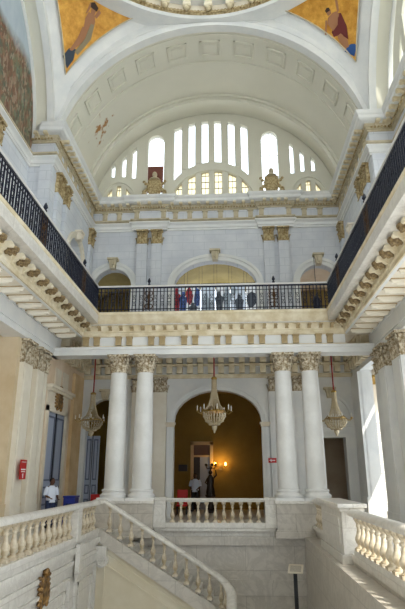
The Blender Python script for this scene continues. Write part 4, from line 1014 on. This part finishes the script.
# ------------------------------------------------------------------ iron railings
BARM = RINGM = None
def iron_rail(p0, p1, label, panels):
    global BARM, RINGM
    p0, p1 = Vector(p0), Vector(p1); L = (p1-p0).length; t_ = (p1-p0).normalized(); ang = math.atan2(t_.y, t_.x)
    t = thing('iron_railing', label, 'railing', (p0.x, p0.y, UP), 'black iron railings round the upper gallery', ang)
    MB().box(0, L, -.05, .05, 1.06, 1.13).build('handrail', 'railw', t, bevel=.015)
    MB().box(0, L, -.02, .02, 1.0, 1.06).box(0, L, -.02, .02, .12, .15).box(0, L, -.015, .015, .86, .88).box(0, L, -.02, .02, .02, .05).build('cross_rails', 'iron', t)
    nb = min(97, int(L/.14)); st_ = L/nb; k = 0
    for i in range(nb+1):
        if BARM is None: o = MB().box(-.016, .016, -.02, .02, .02, 1.0).ball((0, 0, .3), .025, 6, 4).ball((0, 0, .72), .025, 6, 4).build('baluster_bar', 'iron', t); BARM = o.data
        else: o = bpy.data.objects.new('baluster_bar', BARM); COL.objects.link(o); o.parent = t
        o.location = (i*st_, 0, 0)
    for i in range(0, nb, 2):
        if RINGM is None:
            q = MB(); q.tube([(.07*cos(a), 0, .5+.07*sin(a)) for a in [2*pi*j/12 for j in range(13)]], .012, 5)
            for sg in (-1, 1): q.tube([(.05*cos(a)*(1-j/16), 0, .5+sg*(.16+.06*sin(a))) for j, a in enumerate([2*pi*j/9 for j in range(10)])], .01, 4)
            o = q.build('scroll_ring', 'iron', t); RINGM = o.data
        else: o = bpy.data.objects.new('scroll_ring', RINGM); COL.objects.link(o); o.parent = t
        o.location = ((i+.5)*st_, 0, 0)
    for x in panels:
        q = MB().box(x-.2, x-.17, -.03, .03, .02, 1.06).box(x+.17, x+.2, -.03, .03, .02, 1.06)
        for sg in (-1, 1):
            for z0_ in (.25, .55, .8): q.tube([(x+sg*(.08+.07*cos(a)), 0, z0_+.09*sin(a)) for a in [2*pi*j/10 for j in range(11)]], .02, 5)
        q.lathe(x, 0, [(.02, .1), (.05, .2), (.03, .5), (.07, .62), (.03, .8), (.02, 1.0)], 8)
        q.build('ornate_panel', 'ironb', t)
        MB().lathe(x, 0, [(.04, 1.13), (.06, 1.18), (.03, 1.22), (.07, 1.29), (.05, 1.36), (.01, 1.44)], 8).build('finial', 'iron', t, smooth=True)
iron_rail((-XR, YF), (XR, YF), 'far iron railing of the upper gallery facing the camera', [2.05, 7.0])
iron_rail((-XR, 4.1), (-XR, YF-.1), 'iron railing receding along the left side of the upper gallery', [5.1, 9.3, 13.5])
iron_rail((XR, 9.45), (XR, YF-.1), 'iron railing receding along the right side of the upper gallery', [3.95, 8.15])

# ------------------------------------------------------------------ chandeliers
def chandelier(x, y, label):
    t = thing('chandelier', label, 'chandelier', (x, y, 1.65), 'crystal chandeliers on red cords')
    Z = lambda z: z-1.65
    MB().tube([(0, 0, Z(5.45)), (0, 0, Z(4.7)), (0, 0, Z(3.98))], .03, 8).build('cord', 'redcord', t)
    MB().lathe(0, 0, [(.04, Z(4.02)), (.1, Z(3.99)), (.13, Z(3.94)), (.12, Z(3.9)), (.1, Z(3.87))], 14).build('crown', 'brass', t, smooth=True)
    q = MB()
    for k in range(24):
        a = 2*pi*k/24; prf = [(.1, 3.88), (.1, 3.5), (.16, 3.1), (.25, 2.8), (.42, 2.6)]
        q.tube([(r*cos(a), r*sin(a), Z(z)) for r, z in prf], .013, 4)
        for r, z in prf[1:4]: q.ball((r*cos(a), r*sin(a), Z(z)), .024, 5, 3)
    q.build('crystal_strands', 'crystal', t)
    q = MB().lathe(0, 0, [(.45, Z(2.52)), (.47, Z(2.52)), (.47, Z(2.56)), (.45, Z(2.56))], 24); q.build('ring', 'brass', t)
    q = MB()
    for k in range(24):
        a = 2*pi*k/24; q.tube([(.47*cos(e_)*cos(a), .47*cos(e_)*sin(a), Z(2.5-.52*sin(e_))) for e_ in [i*pi/2/5*.95 for i in range(6)]], .02, 4)
    for e_ in (.3, .7, 1.1):
        for k in range(20): a = 2*pi*k/20; q.ball((.48*cos(e_)*cos(a), .48*cos(e_)*sin(a), Z(2.48-.53*sin(e_))), .035, 5, 3)
    q.build('crystal_bowl', 'crystal', t)
    MB().lathe(0, 0, [(.04, Z(2.0)), (.12, Z(1.93)), (.1, Z(1.82)), (.06, Z(1.76)), (.03, Z(1.68)), (.005, Z(1.65))], 10).build('pendant', 'crystal', t, smooth=True)
    for k in range(8):
        a = 2*pi*k/8+.2; c_, s_3 = cos(a), sin(a)
        arm = MB().tube([((.46+.26*i/8)*c_, (.46+.26*i/8)*s_3, Z(2.54-.1*sin(i/8*pi))) for i in range(9)], .015, 5).lathe(.72*c_, .72*s_3, [(.02, Z(2.52)), (.055, Z(2.55)), (.055, Z(2.57)), (.02, Z(2.57))], 8).build('arm', 'brass', t)
        MB().lathe(.72*c_, .72*s_3, [(.02, Z(2.57)), (.02, Z(2.7)), (.026, Z(2.73)), (.005, Z(2.8))], 6).build('candle', 'candle', arm)
    return t
ch = chandelier(-.02, 22.4, 'crystal chandelier on red cord in front of the large central arch')
c1 = dup(ch, (-5.2, 22.4, 1.5), 'crystal chandelier on red cord at the left, before the small rear arch')
c2 = dup(ch, (4.98, 22.4, 1.5), 'crystal chandelier on red cord at the right, above the doorway')

lc = MB().tube([(0, 0, 4.93), (0, 0, 2.33)], .03, 8).build('cord', 'redcord', c1)
for c_ in (c1, c2):
    c_.scale = (.95, .95, .8)
    for k_ in c_.children:
        if k_.name.startswith('cord') and k_ is not lc: k_.data = lc.data
lcd = lc.data; bpy.data.objects.remove(lc)
# ------------------------------------------------------------------ small things
def flat_sign(name, mb, mat, label, cat):
    o = mb.build(name, mat); return tag(o, label, cat)
t = thing('fire_sign', 'red fire equipment sign on the left pier pilaster', 'sign', (-6.02, 17.45, 0))
MB().box(-.02, 0, -.25, .25, -.12, .48).build('plate', 'red', t)
MB().box(0, .006, -.19, .19, .16, .2).box(0, .006, -.16, .16, .1, .13).box(0, .006, -.2, .2, .4, .42).box(0, .006, -.03, .03, -.08, .06).box(0, .006, -.07, -.03, 0, .03).build('pictogram', 'signwhite', t)
t = thing('exit_sign', 'small red arrow sign on the pilaster right of the central arch', 'sign', (2.46, YW-.2, .62))
MB().box(-.18, .18, -.02, 0, -.1, .1).build('plate', 'red', t)
MB().box(-.06, .12, -.026, -.02, -.02, .02).add([(-.13, -.026, 0), (-.04, -.026, .07), (-.04, -.026, -.07), (-.13, -.02, 0), (-.04, -.02, .07), (-.04, -.02, -.07)], [(0,1,2), (5,4,3), (0,3,4,1), (1,4,5,2), (2,5,3,0)]).build('arrow', 'signwhite', t)
# info stand on the stair landing
t = thing('info_stand', 'slim black lectern stand with slanted white text board by the marble wall', 'stand', (2.62, 18.5, -5.0))
MB().box(-.06, .06, -.02, .02, .0, 2.1).box(-.2, .2, -.15, .15, 0, .04).build('post', 'black', t)
MB().add([(-.26,-.26,2.1),(.2,-.34,2.1),(.3,.22,2.26),(-.16,.3,2.26),(-.26,-.27,2.13),(.2,-.35,2.13),(.3,.21,2.29),(-.16,.29,2.29)], [(0,3,2,1),(4,5,6,7),(0,1,5,4),(1,2,6,5),(2,3,7,6),(3,0,4,7)]).build('board', 'cream', t)
q = MB()
for k in range(6): f_ = .15+k*.12; x_ = .1*f_; y_ = -.28+.56*f_; z_ = 2.133+.16*f_; q.add([(-.2+x_, y_, z_), (.14+x_, y_-.06, z_), (.14+x_, y_-.04, z_+.006), (-.2+x_, y_+.02, z_+.006)], [(0, 1, 2, 3)])
q.build('text_lines', 'black', t)
# blue bin, red boxes
t = thing('waste_bin', 'blue plastic bin beside the person on the left gallery', 'bin', (-5.4, 20.9, FL))
MB().box(-.22, .22, -.28, .28, 0, .95).build('body', 'blue', t, bevel=.03); MB().box(-.24, .24, -.3, .3, .95, 1.02).build('lid', 'blue', t, bevel=.02)
MB().box(-.12, .12, -.29, -.28, .5, .75).build('notice', 'navy', t)
t = thing('red_chair', 'red seat at the foot of the left rear arch', 'chair', (-4.95, 22.9, FL))
MB().box(-.3, .3, -.28, .28, .38, .46).build('seat', 'red', t, bevel=.02); MB().box(-.3, .3, .22, .28, .46, 1.0).build('backrest', 'red', t, bevel=.02)
for a in (-.26, .26):
    for b_ in (-.24, .24): MB().box(a-.02, a+.02, b_-.02, b_+.02, 0, .38).build('leg', 'black', t)
t = thing('red_chair', 'red seat just inside the central arch by its left jamb', 'chair', (-1.7, 26.2, FL))
MB().box(-.25, .25, -.25, .25, .38, .46).build('seat', 'red', t, bevel=.02); MB().box(-.25, .25, .2, .26, .46, 1.1).build('backrest', 'red', t, bevel=.02)
for a in (-.22, .22):
    for b_ in (-.22, .22): MB().box(a-.02, a+.02, b_-.02, b_+.02, 0, .38).build('leg', 'black', t)
o = MB().box(-2.28, -1.8, 30.12, 30.2, .2, .55).build('wall_plaque', 'dark'); tag(o, 'dark rectangular plaque on the yellow wall inside the central arch', 'plaque')
# sconce and bronze lamp figure
t = thing('wall_sconce', 'lit brass wall sconce glowing on the yellow wall inside the arch', 'lamp', (.02, 30.15, .5))
MB().box(-.06, .06, -.04, .04, -.25, .1).tube([(0, -.02, -.1), (-.2, -.2, -.14), (-.28, -.22, .0)], .02, 6).tube([(0, -.02, -.1), (.2, -.2, -.14), (.28, -.22, .0)], .02, 6).build('bracket', 'brass', t)
for sg in (-1, 1): MB().ball((sg*.28, -.22, .08), .07, 8, 6, (.8, .8, 1.3)).build('bulb', 'glow', t, smooth=True)
t = thing('lamp_statue', 'dark bronze figure holding a lamp cluster inside the central arch', 'statue', (-.42, 27.5, FL))
MB().lathe(0, 0, [(.3, 0), (.3, .12), (.22, .2), (.2, .7), (.26, .78), (.26, .84)], 12).build('pedestal', 'dark', t)
MB().lathe(0, 0, [(.2, .84), (.22, .95), (.16, 1.3), (.19, 1.55), (.1, 1.72), (.06, 1.78)], 12, 1, .8).ball((0, 0, 1.88), .1, 8, 6).tube([(.14, 0, 1.6), (.3, 0, 1.75), (.25, 0, 2.0)], [.05, .04, .03], 6).tube([(-.14, 0, 1.6), (-.25, 0, 1.4), (-.1, -.1, 1.3)], [.05, .04, .03], 6).build('figure', 'dark', t, smooth=True)
q = MB().tube([(.0, 0, 1.9), (0, 0, 2.2)], .03, 6)
for k in range(5): a = 2*pi*k/5; q.tube([(0, 0, 2.1), (.2*cos(a), .2*sin(a), 2.05), (.26*cos(a), .26*sin(a), 2.18)], .02, 5).ball((.26*cos(a), .26*sin(a), 2.24), .07, 6, 5)
q.build('lamp_cluster', 'dark', t)

# display boards upstairs behind railing
def board(name, w_, h_, base, shapes, label, loc):
    t = thing(name, label, 'banner', loc, 'hanging exhibition banners in the upper central room')
    MB().add([(-w_/2, .02, .1), (w_/2, .02, .1), (w_/2, .02, h_), (-w_/2, .02, h_)], [(0, 1, 2, 3)]).build('panel', base, t)
    MB().box(-w_/2, w_/2, 0, .04, h_, h_+.04).box(-w_/2, w_/2, 0, .04, .06, .1).build('frame', 'black', t)
    for x in (-w_/2+.05, w_/2-.06): MB().box(x, x+.012, .01, .022, h_, h_+1.6 if abs(loc[0]) < 1.5 else h_+.9).build('wire', 'black', t)
    for mat, poly in shapes: MB().prism(lambda u, d, z: (u, d, z), poly, -.012, .002).build('picture_shape', mat, t)
M['pw'] = plain('panel_pale_blue', '#cfdcec', .35); M['pw2'] = plain('panel_white', '#e9eef4', .35); M['pb'] = plain('panel_blue', '#3a5ea8', .4); M['pr'] = plain('panel_red', '#b02030', .4); M['pk'] = plain('panel_dark', '#48535f', .4); M['pg'] = plain('panel_grey', '#a3b2c0', .4)
def blob(cx_, cz, rx, rz_, n=9, seed=0):
    r_ = random.Random(seed); return [(cx_+rx*(.75+.35*r_.random())*cos(2*pi*k/n), cz+rz_*(.75+.35*r_.random())*sin(2*pi*k/n)) for k in range(n)]
def fig(x, h): return [(x-.16, .4), (x+.16, .4), (x+.18, h*.6), (x+.24, h*.8), (x+.1, h*.86), (x+.08, h), (x-.08, h), (x-.1, h*.86), (x-.22, h*.8), (x-.17, h*.55)]
for k_ in ('pw', 'pw2'):
    nt = M[k_].node_tree; b = nt.nodes['Principled BSDF']; tl = N(nt, 'ShaderNodeBsdfTranslucent', Color=b.inputs['Base Color'].default_value[:]); mx = N(nt, 'ShaderNodeMixShader'); mx.inputs[0].default_value = .75
    nt.links.new(b.outputs[0], mx.inputs[1]); nt.links.new(tl.outputs[0], mx.inputs[2]); nt.links.new(mx.outputs[0], nt.nodes['Material Output'].inputs[0])
bl = [('pw', [('pr', fig(-.1, 1.9)), ('pb', fig(.25, 1.7))], 'pale panel with red and blue figures, leftmost behind the far railing'),
      ('pw2', [('pr', blob(-.2, 1.5, .2, .5, seed=2)), ('pb', blob(.22, 1.4, .18, .6, seed=3)), ('pk', fig(.0, 1.1))], 'white panel with red and blue flag shapes behind the far railing'),
      ('pw', [('pg', fig(-.1, 1.6)), ('pg', blob(.2, .9, .15, .25, seed=5))], 'pale blue panel with a lone grey figure in the middle of the display'),
      ('pw2', [('pk', fig(-.2, 1.7)), ('pg', fig(.2, 1.9))], 'white panel with two dark standing figures right of the middle'),
      ('pw', [('pk', fig(.05, 1.5)), ('pg', blob(-.2, 1.7, .15, .25, seed=8))], 'pale panel with dark figure and grey patch behind the far railing'),
      ('pw2', [('pk', blob(-.1, 1.2, .3, .5, seed=9)), ('pb', blob(.25, 1.8, .1, .2, seed=11))], 'white panel with broad dark shape, rightmost behind the far railing')]
for i, (b_, sh, lab) in enumerate(bl): board('hanging_banner', .72, 2.1, b_, sh, lab, (-1.95+i*.77, 25.6, 7.3))
t = thing('hanging_lantern', 'dark hanging lantern in the right small arch of the upper gallery', 'lantern', (4.75, 23.6, 7.1))
MB().tube([(0, 0, 1.0), (0, 0, 2.9)], .012, 5).build('chain', 'iron', t)
MB().lathe(0, 0, [(.02, -.1), (.12, 0), (.16, .1), (.18, .6), (.2, .62), (.1, .82), (.04, .9), (.02, 1.0)], 6).build('lantern_body', 'iron', t)
t = thing('red_banister', 'reddish slanted stair rail inside the upper left arch', 'stair rail', (-5.7, 26, UP))
MB().tube([(-.4, 0, 1.9), (.9, 0, .6)], .05, 6).build('handrail', 'red', t)
for k in range(6): MB().tube([(-.35+k*.22, 0, 0), (-.35+k*.22, 0, 1.85-k*.22)], .02, 5).build('spindle', 'brown', t)

# ------------------------------------------------------------------ people
def skin_mesh(joints, edges, radii, name, mat, parent):
    me = bpy.data.meshes.new(name); me.from_pydata(joints, edges, []); o = bpy.data.objects.new(name, me); COL.objects.link(o)
    md = o.modifiers.new('skin', 'SKIN'); md.use_smooth_shade = True
    for i, r in enumerate(radii): me.skin_vertices[0].data[i].radius = r if isinstance(r, tuple) else (r, r)
    me.skin_vertices[0].data[0].use_root = True
    o.modifiers.new('sub', 'SUBSURF').levels = 1; o.modifiers['sub'].render_levels = 1
    me.materials.append(M[mat]); o.parent = parent
    return o
def person(loc, rz, label, shirt, legs, sc_=1.0):
    t = thing('person', label, 'person', loc, None, rz); t.scale = (sc_,)*3
    J = [(0,0,.95), (0,.01,1.15), (0,0,1.38), (0,0,1.47), (0,-.02,1.56), (.18,0,1.4), (-.18,0,1.4), (.24,.0,1.12), (-.24,.0,1.12), (.16,-.2,1.02), (-.16,-.2,1.05), (.1,0,.88), (-.1,0,.88), (.11,-.02,.48), (-.11,-.02,.48), (.11,0,.08), (-.11,0,.08), (.12,-.16,.04), (-.12,-.16,.04)]
    Ed = [(0,1),(1,2),(2,3),(3,4),(2,5),(2,6),(5,7),(6,8),(7,9),(8,10),(0,11),(0,12),(11,13),(12,14),(13,15),(14,16),(15,17),(16,18)]
    Rr = [(.16,.12),(.15,.11),(.15,.1),.05,.06,.06,.06,.045,.045,.03,.03,.09,.09,.06,.06,.045,.045,.035,.035]
    skin_mesh(J, Ed, Rr, 'body', 'skin', t)
    MB().ball((0, -.02, 1.62), .105, 12, 10, (.85, 1, 1.15)).ball((0, -.125, 1.6), .02, 6, 4).ball((.09, -.02, 1.61), .02, 6, 4).ball((-.09, -.02, 1.61), .02, 6, 4).build('head', 'skin', t, smooth=True)
    MB().ball((0, .012, 1.66), .108, 12, 8, (.92, 1, .95)).build('hair', 'hair', t, smooth=True)
    q = MB(); el_ = lambda cz, rx, ry: [(rx*cos(2*pi*k/16), ry*sin(2*pi*k/16), cz) for k in range(16)]
    q.loft([el_(.88, .19, .15), el_(1.0, .185, .14), el_(1.2, .185, .135), el_(1.36, .2, .13), el_(1.44, .14, .1), el_(1.48, .07, .07)])
    for s in (-1, 1): q.tube([(s*.16, 0, 1.41), (s*.23, 0, 1.28), (s*.255, 0, 1.14)], [.085, .08, .07], 8)
    q.build('shirt', shirt, t, smooth=True)
    q = MB()
    for s in (-1, 1): q.tube([(s*.09, 0, .95), (s*.11, -.01, .5), (s*.11, 0, .08)], [.12, .09, .075], 10)
    q.build('trousers', legs, t, smooth=True)
    for s in (-1, 1):
        MB().box(s*.12-.05, s*.12+.05, -.2, .08, 0, .08).build('shoe', 'black', t, bevel=.02)
    h = MB()
    for s, z in ((1, 1.0), (-1, 1.03)):
        h.ball((s*.15, -.23, z), .035, 8, 5, (.8, 1.2, .6))
        for k in range(4): h.tube([(s*.15+(k-1.5)*.015, -.25, z), (s*.15+(k-1.5)*.017, -.29, z-.01), (s*.15+(k-1.5)*.017, -.315, z-.025)], .008, 5)
        h.tube([(s*.125, -.23, z), (s*.105, -.26, z)], .009, 5)
    h.build('hands', 'skin', t, smooth=True)
    return t
person((-5.75, 19.6, FL), rad(50), 'person in white shirt standing in front of the grey door on the left', 'shirt', 'navy', .95)
person((-1.25, 28.6, FL), rad(-10), 'dim person in pale shirt walking in the dark room behind the central arch', 'shirt', 'black', 1.06)

# ================================================================== unseen shell added to block stray sun and shape the daylight
struct(MB().box(-9, 9, -4.3, -4, -5.3, 6), 'wall_front_light_block', 'white')
wall(lambda u, d, z: (u, -4-d, z), -9, 9, 6, 21, [(-5.5, -3.5, 10, ell(-4.5, 16, 1, 1)), (-1.3, 1.3, 10, ell(0, 16.5, 1.3, 1.3)), (3.5, 5.5, 10, ell(4.5, 16, 1, 1))], .3, 'wall_front_light_block', 'white')  # unseen near wall, windows narrowed to cut light from the front
struct(MB().box(-9, 9, -4, 5.3, 20, 20.2), 'ceiling', 'white')  # unseen roof of the added shell, blocks sun
struct(MB().box(-9, -8.7, -4, 5.4, -5.3, 20), 'wall_left', 'cream')  # unseen wall of the added shell
wall(RIGHT(8.7), -4, 5.4, 5.6, 20, [(2.2, 5.2, 6, 10)], .3, 'wall_right', 'cream')  # unseen wall, opening added so sun reaches the right ledge
struct(MB().box(-9, 9, -4, 0.8, FL-.2, FL), 'floor', 'marble_w')  # unseen floor of the added shell
# unseen roofs added over the hidden rooms
struct(MB().box(-8.6, 8.6, YW+.45, 30.8, 11.6, 11.8), 'ceiling', 'white')
for s in (-1, 1): struct(MB().box(*sorted((s*(XW+.3), s*8.6)), 18.7, YW+.5, 13.0, 13.2), 'ceiling', 'white')

# ------------------------------------------------------------------ light
w = bpy.data.worlds.new('World'); sc.world = w; w.use_nodes = True; nt = w.node_tree; bg = nt.nodes['Background']
bg.inputs[0].default_value = (.84, .92, 1.0, 1); bg.inputs[1].default_value = 4.6
sun = bpy.data.lights.new('sun', 'SUN'); sun.energy = 9; sun.angle = rad(.6); sun.color = (1, .95, .86)
so = bpy.data.objects.new('sun', sun); COL.objects.link(so)
dirv = Vector((-1, 1, -1.7)).normalized(); so.rotation_euler = dirv.to_track_quat('-Z', 'Y').to_euler()

lp = bpy.data.lights.new('sconce_light', 'POINT'); lp.energy = 28; lp.color = (1, .62, .22); lp.shadow_soft_size = .08
lo = bpy.data.objects.new('sconce_light', lp); COL.objects.link(lo); lo.location = (.02, 29.75, .75)
# ------------------------------------------------------------------ camera
f, p, y_, r_, Cx = 527.4616, .313, .0571, -.0008, .7672
F = Vector((-sin(y_)*cos(p), cos(y_)*cos(p), sin(p))); R0 = Vector((cos(y_), sin(y_), 0)); U0 = R0.cross(F)
R = R0*cos(r_)+U0*sin(r_); U = -R0*sin(r_)+U0*cos(r_)
cam = bpy.data.cameras.new('camera'); co = bpy.data.objects.new('camera', cam); COL.objects.link(co)
from mathutils import Matrix
co.matrix_world = Matrix(((R.x, U.x, -F.x, Cx), (R.y, U.y, -F.y, 0), (R.z, U.z, -F.z, 0), (0, 0, 0, 1)))
cam.sensor_fit = 'VERTICAL'; cam.sensor_height = 36; cam.lens = f*36/609; cam.clip_end = 200
sc.camera = co
sc.view_settings.view_transform = 'Standard'; sc.view_settings.look = 'None'; sc.view_settings.gamma = 1; sc.view_settings.exposure = -.55
sc.cycles.use_denoising = True; sc.cycles.max_bounces = 10; sc.cycles.diffuse_bounces = 4; sc.cycles.transparent_max_bounces = 12
sc.cycles.sample_clamp_indirect = 6
